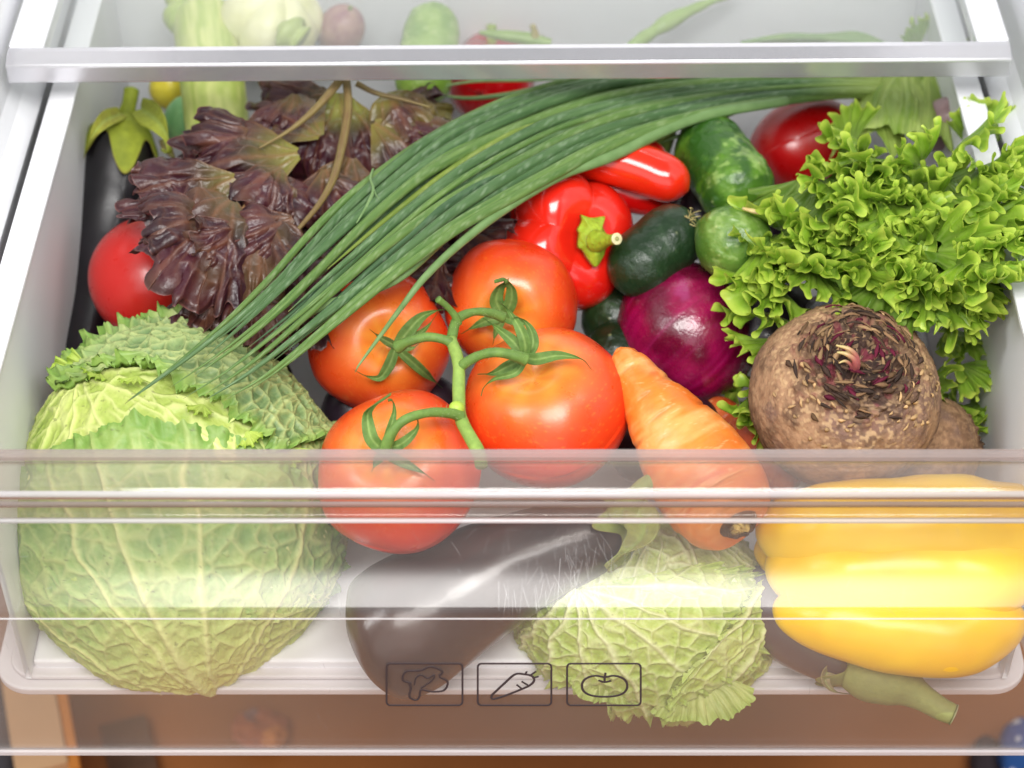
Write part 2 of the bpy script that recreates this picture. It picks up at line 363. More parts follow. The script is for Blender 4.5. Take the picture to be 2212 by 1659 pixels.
# base: raised tray floor, front step and rounded flange
box('base',(-HW-.0048,.012,-.002),(HW+.0048,YB-.0005,.006),M['white'],dr,bev=.002)
def rrect(x0,x1,y0,y1,r,z0,z1,name,m,parent,n=8):
    pts=[]
    for cx,cy_,a0 in ((x1-r,y0+r,-90),(x1-r,y1-r*.1,0),(x0+r,y1-r*.1,90),(x0+r,y0+r,180)):
        rr=r if cy_==y0+r else r*.1
        cxx=cx if rr==r else (x1-rr if cx>0 else x0+rr)
        for k in range(n+1):
            a=math.radians(a0+90*k/n); pts.append((cxx+rr*math.cos(a),cy_+rr*math.sin(a)))
    N_=len(pts); V=[(x,y,z0) for x,y in pts]+[(x,y,z1) for x,y in pts]
    Fc=[(i,(i+1)%N_,(i+1)%N_+N_,i+N_) for i in range(N_)]+[tuple(range(N_))[::-1],tuple(range(N_,2*N_))]
    o=mesh(name,V,Fc,m,parent,smooth=False); b=o.modifiers.new('bevel','BEVEL'); b.width=.0012; b.segments=3; b.limit_method='ANGLE'; return o
rrect(-.2555,.2500,.0015,.16,.018,-.0075,-.0025,'base_flange',M['tray'],dr)
rrect(-.2485,.2440,.0065,.15,.014,-.0022,.0008,'base_step',M['tray'],dr)
# clear front: sampled profile, outer line then inner line offset by the wall thickness
def bez(p0,p1,p2,n):
    t=np.linspace(0,1,n)[:,None]; return (1-t)**2*np.array(p0)+2*t*(1-t)*np.array(p1)+t*t*np.array(p2)
outer=[(0.0,.132)]
sc=bez((0.0,.134),(-.0005,.1130),(-.0288,.0950),16)
led=bez((-.0288,.0950),(-.0308,.0936),(-.0312,.0910),6)
outer=np.vstack([[(0,.154)],sc,led[1:],[(-.0312,.087),(-.0305,.04),(-.030,-.0085)]])
def offset(line,t):
    d=np.gradient(line,axis=0); d/=np.linalg.norm(d,axis=1)[:,None]; nrmv=np.stack([-d[:,1],d[:,0]],1); return line+nrmv*t
def dense(line,step=.004):
    out=[line[0]]
    for a,b in zip(line[:-1],line[1:]):
        k=max(1,int(np.linalg.norm(b-a)/step))
        for j in range(1,k+1): out.append(a+(b-a)*j/k)
    return np.array(out)
outer=dense(outer); inner=offset(outer,.0026)
if inner[len(inner)//2,0]<outer[len(outer)//2,0]: inner=offset(outer,-.0026)
XS=np.linspace(-.256,.256,3)
def sheet(name,line,m,parent,x0=-.256,x1=.256,smooth=True,flip=False):
    P=np.stack([np.stack([np.full(len(line),xx),line[:,0],line[:,1]],-1) for xx in (x0,x1)],0)
    return grid(name,P,m,parent,smooth=smooth,flip=flip)
loop=np.vstack([outer,inner[::-1]]); n=len(loop)
V=np.vstack([np.column_stack([np.full(n,-.256),loop]),np.column_stack([np.full(n,.256),loop])])
Fc=[(i,(i+1)%n,(i+1)%n+n,i+n) for i in range(n)]
fp=mesh('front_panel',V,Fc,M['clear'],dr,smooth=True)
# lip: flange, rounded nose and skirt
nose=[(.0026,.1575),(.0026,.1560),(-.0120,.1548),(-.0146,.1535),(-.0150,.1505),(-.0150,.1400),(-.0168,.1390),(-.0180,.1400),(-.0184,.1440),(-.0186,.1510),(-.0178,.1552),(-.0150,.1572),(-.0100,.1578),(-.0020,.1580)]
lp=extrude('front_lip',nose,-.256,.256,M['lip'],dr,smooth=False)
b_=lp.modifiers.new('bevel','BEVEL'); b_.width=.0008; b_.segments=3; b_.limit_method='ANGLE'; b_.angle_limit=math.radians(20)
bead=extrude('top_bead',[(-.0012,.1583),(.0030,.1583),(.0036,.1600),(.0028,.1615),(0.0,.1617),(-.0012,.1605)],-.256,.256,M['edge'],dr,smooth=False)
extrude('nose_highlight_bead',[(-.0190,.1530),(-.0184,.1556),(-.0172,.1565),(-.0166,.1556),(-.0170,.1540)],-.256,.256,M['edgew'],dr,smooth=True)  # pale strip standing in for the highlight on the rounded lip corner
extrude('skirt_edge',[(-.0190,.1382),(-.0172,.1376),(-.0160,.1386),(-.0176,.1394)],-.256,.256,M['edgew'],dr,smooth=True)
extrude('nose_line',[(-.0191,.1482),(-.0187,.1512),(-.0183,.1512),(-.0184,.1482)],-.256,.256,M['edge'],dr,smooth=True)
extrude('seam_line',[(-.0316,.0893),(-.0312,.0899),(-.0308,.0893),(-.0312,.0887)],-.256,.256,M['edgew'],dr,smooth=False)  # pale strip standing in for the bright refracted line at the bend
extrude('bottom_edge',[(-.0314,-.0112),(-.0314,-.0088),(-.0296,-.0088),(-.0296,-.0112)],-.256,.256,M['edgew'],dr,smooth=False)
# fine scratches and dust on the clear front
rs=np.random.default_rng(77); SV=[];SF=[]
def onpanel(i): i=np.clip(i,0,len(outer)-1.001); k=int(i); return outer[k]*(1-(i-k))+outer[k+1]*(i-k)
for k in range(260):
    if k<150: x=rs.normal(.026,.020); i=rs.normal(16,5.5); an=rs.normal(0,.35); L=rs.uniform(.003,.011)
    else: x=rs.uniform(-.24,.24); i=rs.uniform(4,len(outer)-3); an=rs.choice([rs.normal(0,.5),rs.normal(1.4,.3)]); L=rs.uniform(.001,.007)
    i=float(np.clip(i,4,len(outer)-3)); st=max(1e-4,np.linalg.norm(onpanel(i+1)-onpanel(i))); n_=L/st*math.cos(an)/2
    pts=[]
    for u_ in (-1,0,1):
        q=onpanel(i+u_*n_); pts.append(np.array([x+u_*L/2*math.sin(an),q[0],q[1]]))
    t_=onpanel(i+.5)-onpanel(i-.5); nn_=nrm(np.array([0,-abs(t_[1])-1e-6,abs(t_[0])])); W_=rs.uniform(.00005,.00011); sd=nrm(np.cross(pts[2]-pts[0]+1e-9,nn_))*W_
    b=len(SV)
    for q in pts: SV+= [q+nn_*.0002-sd,q+nn_*.0002+sd]
    SF+=[(b,b+1,b+3,b+2),(b+2,b+3,b+5,b+4)]
so=mesh('scratch_marks',np.array(SV),SF,M['scratch'],dr,smooth=False); so['kind']='stuff'
# printed pictures on the front plate
YP=-.0308
def plate(px,py):
    r=ray(px,py); # intersect plate plane through (-.0305,.04) slope
    p=Uy(px,py,-.0305); 
    for _ in range(3):
        yy=-.030+(p[2]+.0085)/( .04+.0085)*(-.0005); p=Uy(px,py,yy-.0004)
    return p
def stroke(name,pts,wd,closed=False,n=None,parent=None):
    P=np.array([plate(*q) for q in pts])
    if closed: P=np.vstack([P,P[0]])
    k=len(P); wd_m=wd*mpp(P[0]); nn=np.array([0,-1,0.])
    T=np.gradient(P,axis=0)
    if closed: T[0]=T[-1]=(P[1]-P[0])+(P[-1]-P[-2])
    T/=np.linalg.norm(T,axis=1)[:,None]+1e-12; B=np.cross(T,nn)
    V=np.vstack([P+B*wd_m/2,P-B*wd_m/2,P+B*wd_m/2+nn*.0003,P-B*wd_m/2+nn*.0003])
    Fc=[]
    for i in range(k-1):
        Fc+=[(i,i+1,k+i+1,k+i),(2*k+i,3*k+i,3*k+i+1,2*k+i+1),(i,2*k+i,2*k+i+1,i+1),(k+i,k+i+1,3*k+i+1,3*k+i)]
    return V,Fc
def icon(strokes,parent,label):
    V=[];Fc=[];b=0
    for pts,wd,cl in strokes:
        v,f=stroke('x',pts,wd,cl); V.append(v); Fc+=[tuple(i+b for i in q) for q in f]; b+=len(v)
    o=mesh('printed_icon',np.vstack(V),Fc,M['ink'],parent,smooth=False); o['label']=label; return o
def rr2(x0,y0,x1,y1,r=8):
    pts=[]
    for cx,cy_,a0 in ((x1-r,y0+r,-90),(x1-r,y1-r,0),(x0+r,y1-r,90),(x0+r,y0+r,180)):
        for k in range(5):
            a=math.radians(a0+90*k/4); pts.append((cx+r*math.cos(a),cy_+r*math.sin(a)))
    return pts
def zz(pts,x0=708,y0=432): return [(x0+.36*x,y0+.36*y) for x,y in pts]
# region origin (800,1200)/2500 -> (708,1062)
def z2(pts): return [(707.8+.366*x*1.0*.9836,1061.8+.366*y*.9836) for x,y in pts]
def sp2(pts,n=40,closed=False):
    p=np.array(pts,float)
    if closed: p=np.vstack([p,p[0]])
    return [tuple(q) for q in spline(p,n)]
bro=sp2(z2([(500,1150),(450,1130),(470,1080),(530,1075),(570,1070),(620,1050),(690,1080),(670,1110),(720,1140),(700,1190),(640,1200),(600,1195),(560,1190),(550,1230),(530,1250),(490,1230),(500,1180),(490,1160)]),60,True)
bro2=sp2(z2([(520,1160),(530,1120),(560,1100),(600,1120),(640,1100),(630,1130),(590,1160),(560,1180)]),30)
icon([(rr2(835,1433,999,1523),4.4,True),(bro,4.6,True),(bro2,3.4,False)],fp,"printed cauliflower outline in a rounded frame")
car=z2([(985,1220),(1060,1150),(1125,1095),(1180,1095),(1225,1105),(1240,1130),(1215,1160),(1150,1190),(1060,1225),(1000,1243),(983,1240)])
icon([(rr2(1032,1433,1191,1523),4.4,True),(sp2(car,50,True),5.2,True),(z2([(1185,1095),(1195,1078)]),4,False),(z2([(1210,1105),(1250,1078)]),4,False),(z2([(1228,1118),(1266,1108)]),4,False),
  (z2([(1165,1138),(1200,1160)]),4,False),(z2([(1135,1158),(1165,1182)]),4,False)],fp,"printed carrot outline in a rounded frame")
th=np.linspace(0,2*math.pi,40,endpoint=False)
app=[(1306+49*math.cos(a),1482-25*math.sin(a)*(1+.1*math.cos(2*a))-(2 if math.sin(a)>0 else 0)+ (5*math.exp(-((math.cos(a))/.25)**2) if math.sin(a)>0 else 0)) for a in th]
icon([(rr2(1225,1433,1384,1523),4.4,True),(app,5.2,True),(sp2([(1293,1469),(1306,1473),(1320,1470)],10),5,False),([(1306,1474),(1306,1464),(1308,1453)],5,False)],fp,"printed tomato outline in a rounded frame")
# ================================================================== round vegetables
def revolve(C,axis,f,nt=60,nph=80,ref=None):
    "f(t,phi)-> (rho, z, col) arrays with t in 0..1 (stem end to far end); metres in the frame of axis (z = stem end)"
    t=np.linspace(0,1,nt)[:,None]*np.ones((1,nph)); ph=np.linspace(0,2*math.pi,nph,endpoint=False)[None,:]*np.ones((nt,1))
    rho,z,col=f(t,ph); B=basis(axis) if ref is None else basis(axis,ref)
    L=np.stack([rho*np.cos(ph),rho*np.sin(ph),z],-1); return L@B.T+np.array(C),col,L
m_tom=mat('tomato_skin',attr=True,rough=.33,spec=.5,coat=.3,coatr=.17,sss=.12,sssr=(1,.25,.08),scale=.006,bumps=((1400,.00005,2),(60,.0003,1)),rvar=(90,.08))
m_gloss_red=mat('pepper_skin',attr=True,rough=.2,spec=.5,coat=.5,coatr=.06,sss=.08,sssr=(1,.2,.08),scale=.005,bumps=((50,.0006,1),(800,.00002,2)))
def tomato_body(name,C,r,axis,cols,parent,obl=.86,seed=0,lob=.02,**k):
    cb,cs,cy_=[lin(c) for c in cols]   # body, stem-side, yellow shoulder
    def f(t,ph):
        a=t*math.pi
        rho=np.sin(a)**.93; z=np.cos(a)*obl
        dep_=.24*np.exp(-(rho/.30)**2)*(a<math.pi/2); z=z-dep_
        z=z+.03*np.exp(-(rho/.15)**2)*(a>math.pi/2)
        g=1+lob*np.cos(5*ph+seed)*np.sin(a)**2*np.where(a<1.6,1.3,.5)+.012*np.cos(2*ph+seed*2)+lob*.7*np.cos(3*ph+seed*3)*np.sin(a)
        D=np.stack([rho*np.cos(ph),rho*np.sin(ph),z],-1)
        g=g*(1+.012*fbm(D,1.6,2,seed))
        sh=np.exp(-(a/.62)**2); n=fbm(D,3,3,seed+3); 
        c=mixc(cb,cs,np.clip(.45*np.exp(-(a/1.3)**2)+.35*n*.6+.1,0,1))
        rays=.5+.5*np.cos(ph*9+3*n+seed); c=mixc(c,cy_,np.clip(sh*(.75+.25*rays)*.85,0,1))
        sp=vn(D,70,seed+9)*.6+vn(D,120,seed+4)*.6; c=mixc(c,mixc(cs,cy_,np.full_like(t,.5)),sm(.42,.75,sp)*.55*np.exp(-(a/2.3)**2))
        return rho*g*r,z*r,c
    P,col,_=revolve(C,axis,f,140,180)
    return grid(name,P,m_tom,parent,col,wv=True,**k)
ORANGE=((222,50,18),(232,74,24),(246,168,60)); RED=((196,34,30),(204,46,38),(214,90,50)); CRIM=((172,6,10),(176,8,10),(190,30,20))
tr_=thing('vine_tomatoes',Uz(1000,900,.10),"four orange red tomatoes joined on one green vine in the middle of the drawer",'tomatoes')
T=dict(
 T1=(Uz(819,741,.098),154,cdir(.24,-.03,.97)),
 T2=(Uz(1103,660,.104),144,cdir(-.10,-.26,.96)),
 T3=(Uz(1181,881,.106),183,cdir(-.27,.60,.75)),
 T4=(Uz(863,1020,.099),178,cdir(-.17,.38,.91)))
TB={}
for k_,(C,rp,ax) in T.items():
    r=rp*mpp(C); TB[k_]=(C,r,nrm(ax)); 
    o=tomato_body('tomato',C,r,ax,ORANGE,tr_,seed={'T1':1,'T2':2,'T3':3,'T4':5}[k_],obl=.84); T[k_]=T[k_]+(o,)
m_vine=mat('vine_green',attr=True,rough=.55,spec=.35,sss=.1,sssr=(.4,1,.2),scale=.002,bumps=((1500,.00012,3),),cvar=(400,.12))
GV=lin((112,142,66)); GV2=lin((86,116,54)); GVL=lin((150,176,84))
def tube(name,pts,rad,m,parent,n=60,nseg=14,c0=GV,c1=GV2,seed=0,bump=.06,ref=None,flat=1.,streak=0.,**k):
    "pts rows (x,y,z), rad list same length"
    A=np.column_stack([np.array(pts,float),np.array(rad,float)]); s=spline(A,n); C=s[:,:3]; R=np.maximum(s[:,3],1e-5)
    R=R*(1+bump*vn(np.stack([np.linspace(0,n/6,n),np.zeros(n),np.zeros(n)],1),1,seed))
    P,a=tubeP(C,R,nseg,ref,flat); P=capgrid(P)
    g=.5+.5*fbm(P,250,3,seed)
    if streak: 
        g=g*(1-streak)+streak*(.5+.5*vn(np.stack(np.broadcast_arrays(a[None,:]*3.0,np.linspace(0,3,P.shape[0])[:,None],seed*1.),-1),1.7,seed))
    return grid(name,P,m,parent,mixc(np.array(c0),np.array(c1),g),wv=True,**k)
def D(px,py,base,lift): # point a little in front of tomato surface
    C,r,_=TB[base]; return hit(px,py,C,r*.9,lift)
J=lambda px,py,d:U(px,py,d)
# depths of the vine: just in front of the fruit
main=[(1040,1005,.885),(1032,974,.892),(996,905,.905),(991,848,.912),(990,783,.918),(974,733,.928)]
tube('vine_stem',[J(*p) for p in main],[.0031,.0031,.0029,.0030,.0029,.0026],m_vine,tr_,80,18,GV,GVL,1)
up=[(974,740,.928),(981,706,.934),(990,688,.938),(1008,678,.940),(1032,673,.942),(1064,677,.946),(1088,686,.949)]
tube('vine_stem',[J(*p) for p in up],[.0025,.0024,.0024,.0021,.0020,.0023,.0026],m_vine,tr_,60,16,GV,GV2,2)
tube('vine_stem',[J(*p) for p in [(988,700,.936),(984,684,.934),(966,662,.93),(946,646,.926)]],[.0022,.0018,.0015,.0017],m_vine,tr_,30,12,GV,GV2,3)
tube('vine_stem',[J(*p) for p in [(980,748,.926),(964,735,.925),(924,728,.926),(884,737,.928),(858,750,.932)]],[.0026,.0022,.0022,.0023,.0031],m_vine,tr_,50,16,GV,GV2,4)
tube('vine_stem',[J(*p) for p in [(992,794,.917),(1012,780,.914),(1038,767,.911),(1072,761,.908),(1108,767,.910),(1136,777,.913)]],[.0026,.0023,.0022,.0022,.0025,.0031],m_vine,tr_,50,16,GV,GV2,5)
tube('vine_stem',[J(*p) for p in [(996,900,.904),(974,893,.900),(930,891,.893),(884,902,.888),(856,922,.888),(840,948,.890),(830,978,.893)]],[.0030,.0024,.0021,.0021,.0023,.0026,.0030],m_vine,tr_,60,16,GV,GV2,6)
ell('vine_knuckle',U(986,882,.9045),(.0036,.0034,.0034),mat('knuckle_green',lin((164,190,70)),rough=.5,bumps=((900,.0002,2),)),tr_)
# fine hairs on the vine, one mesh
hv=[];hf=[]
for line in (main,up,[(980,748,.926),(924,728,.926),(858,750,.932)],[(992,794,.917),(1072,761,.908),(1136,777,.913)],[(996,900,.904),(930,891,.893),(840,948,.890)]):
    pl=spline([J(*p) for p in line],200)
    for k in range(150):
        i=RNG.integers(1,199); Tn=nrm(pl[i]-pl[i-1]); v=RNG.normal(size=3); v=nrm(v-Tn*np.dot(v,Tn)); p=pl[i]+v*.0024; q=p+v*RNG.uniform(.0008,.0020)+Tn*RNG.uniform(-.0005,.0005); sd=np.cross(v,Tn)*.00008
        b=len(hv); hv+= [p-sd,p+sd,q]; hf.append((b,b+1,b+2))
mesh('vine_hair',np.array(hv),hf,mat('hair_green',lin((170,190,130)),rough=.6),tr_,smooth=False)['kind']='stuff'
m_sep=mat('sepal_green',attr=True,rough=.6,spec=.3,bumps=((900,.00015,3),),cvar=(500,.15))
def sepal(name,pts,wd,parent,cupping=.25,c0=(104,134,62),c1=(78,108,50),n=34,seed=0,twist=0):
    "pts 3-D points; wd max half-width (m); tapered strip with a midrib groove, thick"
    C=spline(pts,n); s=np.linspace(0,1,n); T_,N_,B_=frames(C); 
    W_=wd*np.maximum(.10,np.sin(np.clip(s*1.05+.16,0,1)**.8*math.pi)**.85)*(1-.55*s**3); W_[-1]*=.3
    if twist: 
        an=twist*s; B_,N_=B_*np.cos(an)[:,None]+N_*np.sin(an)[:,None],N_*np.cos(an)[:,None]-B_*np.sin(an)[:,None]
    u=np.linspace(-1,1,9)
    h=lambda u:cupping*wd*(u**2)-.18*wd*np.exp(-(u/.2)**2)
    top=C[:,None,:]+B_[:,None,:]*(W_[:,None]*u[None,:])[...,None]+N_[:,None,:]*(h(u)[None,:]*np.ones((n,1)))[...,None]
    top=top+N_[:,None,:]*(.0004*fbm(top,400,2,seed))[...,None]
    bot=top-N_[:,None,:]*.00045
    ring=np.concatenate([top,bot[:,::-1]],1)
    g=.5+.5*fbm(ring,300,3,seed); col=mixc(lin(c0),lin(c1),g)
    uu=np.concatenate([u,u[::-1]]); col=mixc(col,lin((150,172,96)),np.exp(-(uu/.18)**2)[None,:]*.5*np.ones((n,1)))
    return grid(name,ring,m_sep,parent,col,wv=True,flip=True)
def sep(key,pts,wdp,seed,lift=(.001,.004,.009),parent=None,**k):
    C,r,_=TB[key]; n=len(pts); P=[]
    for i,(px,py) in enumerate(pts):
        l=np.interp(i/(n-1),[0,.5,1],lift); P.append(hit(px,py,C,r*.93,l))
    return sepal('calyx_leaf',P,wdp*mpp(C),parent or T[key][3],seed=seed,**k)
sep('T1',[(858,748),(884,712),(912,684),(948,670),(978,668)],15,1,(.002,.010,.022))
sep('T1',[(862,752),(900,726),(925,704),(948,672)],9,2,(.002,.007,.016))
sep('T1',[(856,748),(828,733),(812,722),(798,711)],9,3,(.002,.006,.010),c1=(62,66,40))
sep('T1',[(854,754),(840,790),(820,816),(790,812),(763,798)],12,4,(.002,.003,.006))
sep('T1',[(860,756),(888,780),(920,808),(956,838)],11,5,(.002,.004,.006))
sep('T1',[(862,752),(890,752),(905,742)],7,6,(.002,.003,.003))
sep('T2',[(1088,682),(1072,650),(1080,622),(1098,606),(1090,612)],15,7,(.002,.010,.022))
sep('T2',[(1090,682),(1104,650),(1104,622),(1090,604),(1068,610)],14,8,(.002,.012,.026))
sep('T2',[(1090,686),(1118,694),(1140,702),(1152,712)],11,9,(.002,.008,.012))
sep('T2',[(1084,686),(1050,694),(1020,708),(996,722)],11,10,(.002,.003,.006))
sep('T2',[(1086,688),(1072,716),(1064,746)],9,11,(.002,.003,.005))
sep('T3',[(1134,772),(1160,776),(1206,768),(1256,776),(1279,800)],13,12,(.002,.006,.010))
sep('T3',[(1130,778),(1096,792),(1066,806),(1032,808)],12,13,(.002,.003,.005))
sep('T3',[(1134,780),(1112,806),(1070,818),(1046,836),(1039,856)],8,14,(.002,.003,.004))
sep('T3',[(1130,770),(1112,742),(1078,712),(1043,687)],13,15,(.002,.010,.018))
sep('T3',[(1134,770),(1134,742),(1122,708),(1096,668),(1079,653)],13,16,(.002,.014,.028))
sep('T3',[(1138,770),(1152,742),(1146,712),(1128,690),(1108,684)],12,17,(.002,.010,.020))
sep('T4',[(826,972),(802,946),(794,900),(806,878),(845,851)],15,18,(.003,.012,.024))
sep('T4',[(832,966),(842,930),(852,890),(848,866),(838,866)],9,19,(.004,.014,.024))
sep('T4',[(838,968),(868,958),(898,930),(903,908),(893,888)],11,20,(.003,.008,.016))
sep('T4',[(832,980),(872,1000),(912,1020),(940,1040)],11,21,(.003,.003,.004))
sep('T4',[(826,980),(812,1000),(802,1020)],10,22,(.003,.003,.004))

# single tomatoes
C=Uz(324,600,.094); tomato_body('large_red_tomato',C,134*mpp(C),cdir(.25,-.45,-.85),RED,None,obl=.92,seed=8,lob=.01)
props(bpy.data.objects['large_red_tomato'],"large matte red tomato lying between the left eggplant and the savoy cabbage",'tomato')
C=Uz(1738,318,.088); tomato_body('deep_red_tomato',C,124*mpp(C),cdir(.3,-.8,.1),CRIM,None,obl=.82,seed=12,lob=.035)
props(bpy.data.objects['deep_red_tomato'],"deep crimson tomato at the back, half covered by the curly green lettuce",'tomato')

# ---- peppers
def pepper(name,C,ax,r,L,cols,parent,nl=4,lob=.16,ph0=0,ref=None,dent=.35,m=None,seed=0,dentw=.42,bul=(1,1,1,1),**k):
    c0,c1=[lin(c) for c in cols]
    def f(t,ph):
        a=t*math.pi; p=2.6
        rho=np.abs(np.sin(a))**(2/p); z=np.sign(np.cos(a))*np.abs(np.cos(a))**(2/p)
        q=(ph+ph0)*nl/2
        lb=1-lob*(1-np.abs(np.sin(q))**.8)*1.0*np.sin(a)**.25
        q2=((ph+ph0)/(2*math.pi)*nl)%nl; b=np.interp(q2,np.arange(nl+1),list(bul[:nl])+[bul[0]])
        z=z-dent*np.exp(-(rho/dentw)**2)*(a<math.pi/2)-.12*(1-np.abs(np.sin(q)))*(a<math.pi/2)*rho
        z=z+dent*.5*np.exp(-(rho/.4)**2)*(a>math.pi/2)+.10*(1-np.abs(np.sin(q)))*(a>math.pi/2)
        tap=1-.12*(t>.5)*(t-.5)*2
        Dd=np.stack([rho*np.cos(ph),rho*np.sin(ph),z],-1)
        g=lb*tap*b*(1+.03*fbm(Dd,1.5,2,seed))
        col=mixc(c0,c1,np.clip(.5+.8*fbm(Dd,1.2,3,seed+2),0,1)); return rho*g*r,z*L,col
    P,col,_=revolve(C,ax,f,150,220,ref)
    return grid(name,P,m or m_gloss_red,parent,col,wv=True,**k)
rp=thing('red_bell_pepper',Uz(1230,530,.06),"glossy red bell pepper with a yellow green stem, just behind the vine tomatoes",'bell pepper')
C=Uz(1214,520,.112); s_=mpp(C)
ax=cdir(.40,.02,.86)
pepper('pepper_body',C,ax,155*s_,118*s_,((216,24,16),(228,40,22)),rp,nl=4,lob=.20,ph0=.35,ref=tuple(Up),bul=(1.0,1.10,.92,1.04),dent=.30,dentw=.42)
m_pst=mat('pepper_stem',attr=True,rough=.5,bumps=((350,.0012,3),),cvar=(250,.12),sss=.1,scale=.003)
gs=((176,194,50),(126,158,36))
def ptop(px,py,d): return U(px,py,d)
dC=dep(C)-.029
cap=[]
# calyx cap: star-shaped domed disc
def starcap(name,px,py,d,ax,pts,h,m,parent,c0,c1,nr=16,na=90,seed=0):
    "pts: outline in photo units around (px,py)"
    O=U(px,py,d); n=nrm(ax); out=spline(np.array([(x,y,0) for x,y in pts+[pts[0]]],float),na+1)[:-1]
    r=np.linspace(0,1,nr)[:,None]
    X=(out[None,:,0]-px)*r; Y=(out[None,:,1]-py)*r; s=d/FPX
    P=O+Rt*(X*s)[...,None]-Up*(Y*s)[...,None]
    hh=h*(1-r**2)+.0012*fbm(P,300,3,seed)
    # tilt the sheet so that its normal follows ax
    tz=-(X*s*np.dot(Rt,n)-Y*s*np.dot(Up,n))/max(.3,np.dot(-Fw,n))
    P=P-Fw*(tz+hh)[...,None]
    P2=P-n*.0025
    ringP=np.concatenate([P,P2[::-1]],0)
    g=.5+.5*fbm(ringP,180,3,seed)
    return grid(name,ringP,m,parent,mixc(lin(c0),lin(c1),g),wv=True,flip=True)
zz6=lambda pts:[(1239+.245*x*.9997,194.6+.245*y*.9997) for x,y in pts]  # unused helper kept simple
def z1(pts): return [(1238.7+ x*.24,194.6+ y*.24) for x,y in pts]
outl=z1([(70,1125),(160,1150),(285,1135),(262,1210),(300,1290),(360,1340),(300,1420),(270,1500),(205,1590),(140,1530),(90,1450),(45,1410),(50,1300),(40,1260),(75,1190)])
starcap('calyx_cap',1290,523,dC+.004,cdir(.38,.02,.9),outl,.006,m_pst,rp,gs[0],gs[1],seed=3)
tube('stem',[U(1288,521,dC-.001),U(1304,520,dC-.007),U(1318,518,dC-.013),U(1331,516,dC-.018)],[.0062,.0040,.0027,.0029],m_pst,rp,30,20,lin(gs[0]),lin(gs[1]),4)
P_=U(1332,516,dC-.0183); e=nrm(U(1331,516,dC-.018)-U(1318,518,dC-.013)); Bq=basis(e)
th_=np.linspace(0,2*math.pi,24,endpoint=False)
def disc(name,O,B,prof,m,parent,col):
    P=np.stack([np.array(O)+B[:,2]*z+ (B[:,0][None,:]*np.cos(th_)[:,None]+B[:,1][None,:]*np.sin(th_)[:,None])*r for r,z in prof],0)
    return grid(name,P,m,parent,np.array([[c]*len(th_) for c in col]),wv=True)
disc('stem_cut',P_,Bq,[(.0030,-.0004),(.0030,.0005),(.0024,.0007),(.0014,.0001),(.0009,.0006),(.00001,.0005)],m_pst,rp,[lin((150,150,80))]*1+[lin((214,206,160))]*3+[lin((120,120,60))]+[lin((190,190,120))])
# second red pepper behind (long smooth)
rp2=thing('long_red_pepper',Uz(1370,380,.08),"smooth red pepper lying behind the bell pepper, under the green onions",'pepper')
def lobe_tube(name,pts,rad,m,parent,c0,c1,seed,n=70,ns=48,flat=1,bump=.02):
    A=np.column_stack([np.array(pts,float),np.array(rad,float)]); s=smooth1(spline(A,n),5); C_=s[:,:3];R_=np.maximum(s[:,3],1e-4)
    tt=np.linspace(0,1,n); e=np.minimum(tt,1-tt); 
    P,a=tubeP(C_,R_,ns,None,flat); P=P+(P-C_[:,None,:])*(bump*fbm(P,40,2,seed))[...,None]*3; P=capgrid(P)
    return grid(name,P,m,parent,mixc(lin(c0),lin(c1),np.clip(.5+.9*fbm(P,35,4,seed),0,1)),wv=True)
def capsule_pts(p,q,r0,r1,k=7,e0=1.,e1=1.,bow=None):
    "points + radii of a rounded capsule from p to q (end radii r0,r1)"
    p=np.array(p);q=np.array(q); s=[];R=[]
    L=np.linalg.norm(q-p)
    for i in range(k): a=math.pi/2*i/k; s.append(r0*e0*(1-math.cos(a))/L); R.append(r0*max(.03,math.sin(a)))
    mids=np.linspace(r0*e0/L,1-r1*e1/L,6)
    for m_ in mids: s.append(m_); R.append(r0+(r1-r0)*m_)
    for i in range(k-1,-1,-1): a=math.pi/2*i/k; s.append(1-r1*e1*(1-math.cos(a))/L); R.append(r1*max(.03,math.sin(a)))
    P=[p+(q-p)*t+(np.array(bow)*4*t*(1-t) if bow is not None else 0) for t in s]; return P,R
a_,b_=capsule_pts(U(1205,325,1.045),U(1488,412,1.035),.0135,.0125,e1=1.1,bow=Up*.004)
lobe_tube('pepper_lobe',a_,b_,m_gloss_red,rp2,(214,26,14),(226,48,18),5)
a_,b_=capsule_pts(U(1225,300,1.065),U(1440,352,1.065),.012,.010)
lobe_tube('pepper_lobe',a_,b_,m_gloss_red,rp2,(190,10,12),(206,22,14),6)
a_,b_=capsule_pts(U(1190,380,1.06),U(1450,435,1.055),.013,.010)
lobe_tube('pepper_lobe',a_,b_,m_gloss_red,rp2,(190,10,12),(206,22,14),7)
# third red pepper at the very back
rp3=thing('red_pepper',Uz(1060,190,.08),"dark red pepper at the back behind the thin onion leaves, under the shelf trim",'pepper')
C=Uz(1062,170,.085); s_=mpp(C)
pepper('pepper_body',C,cdir(.2,.8,.5),98*s_,95*s_,((186,10,16),(170,6,14)),rp3,nl=4,lob=.13,ph0=.2,dent=.2)
tube('stem',[C+Up*.016-Fw*.006,C+Up*.03-Fw*.012],[.003,.003],m_pst,rp3,12,10,lin(gs[0]),lin(gs[1]),4)
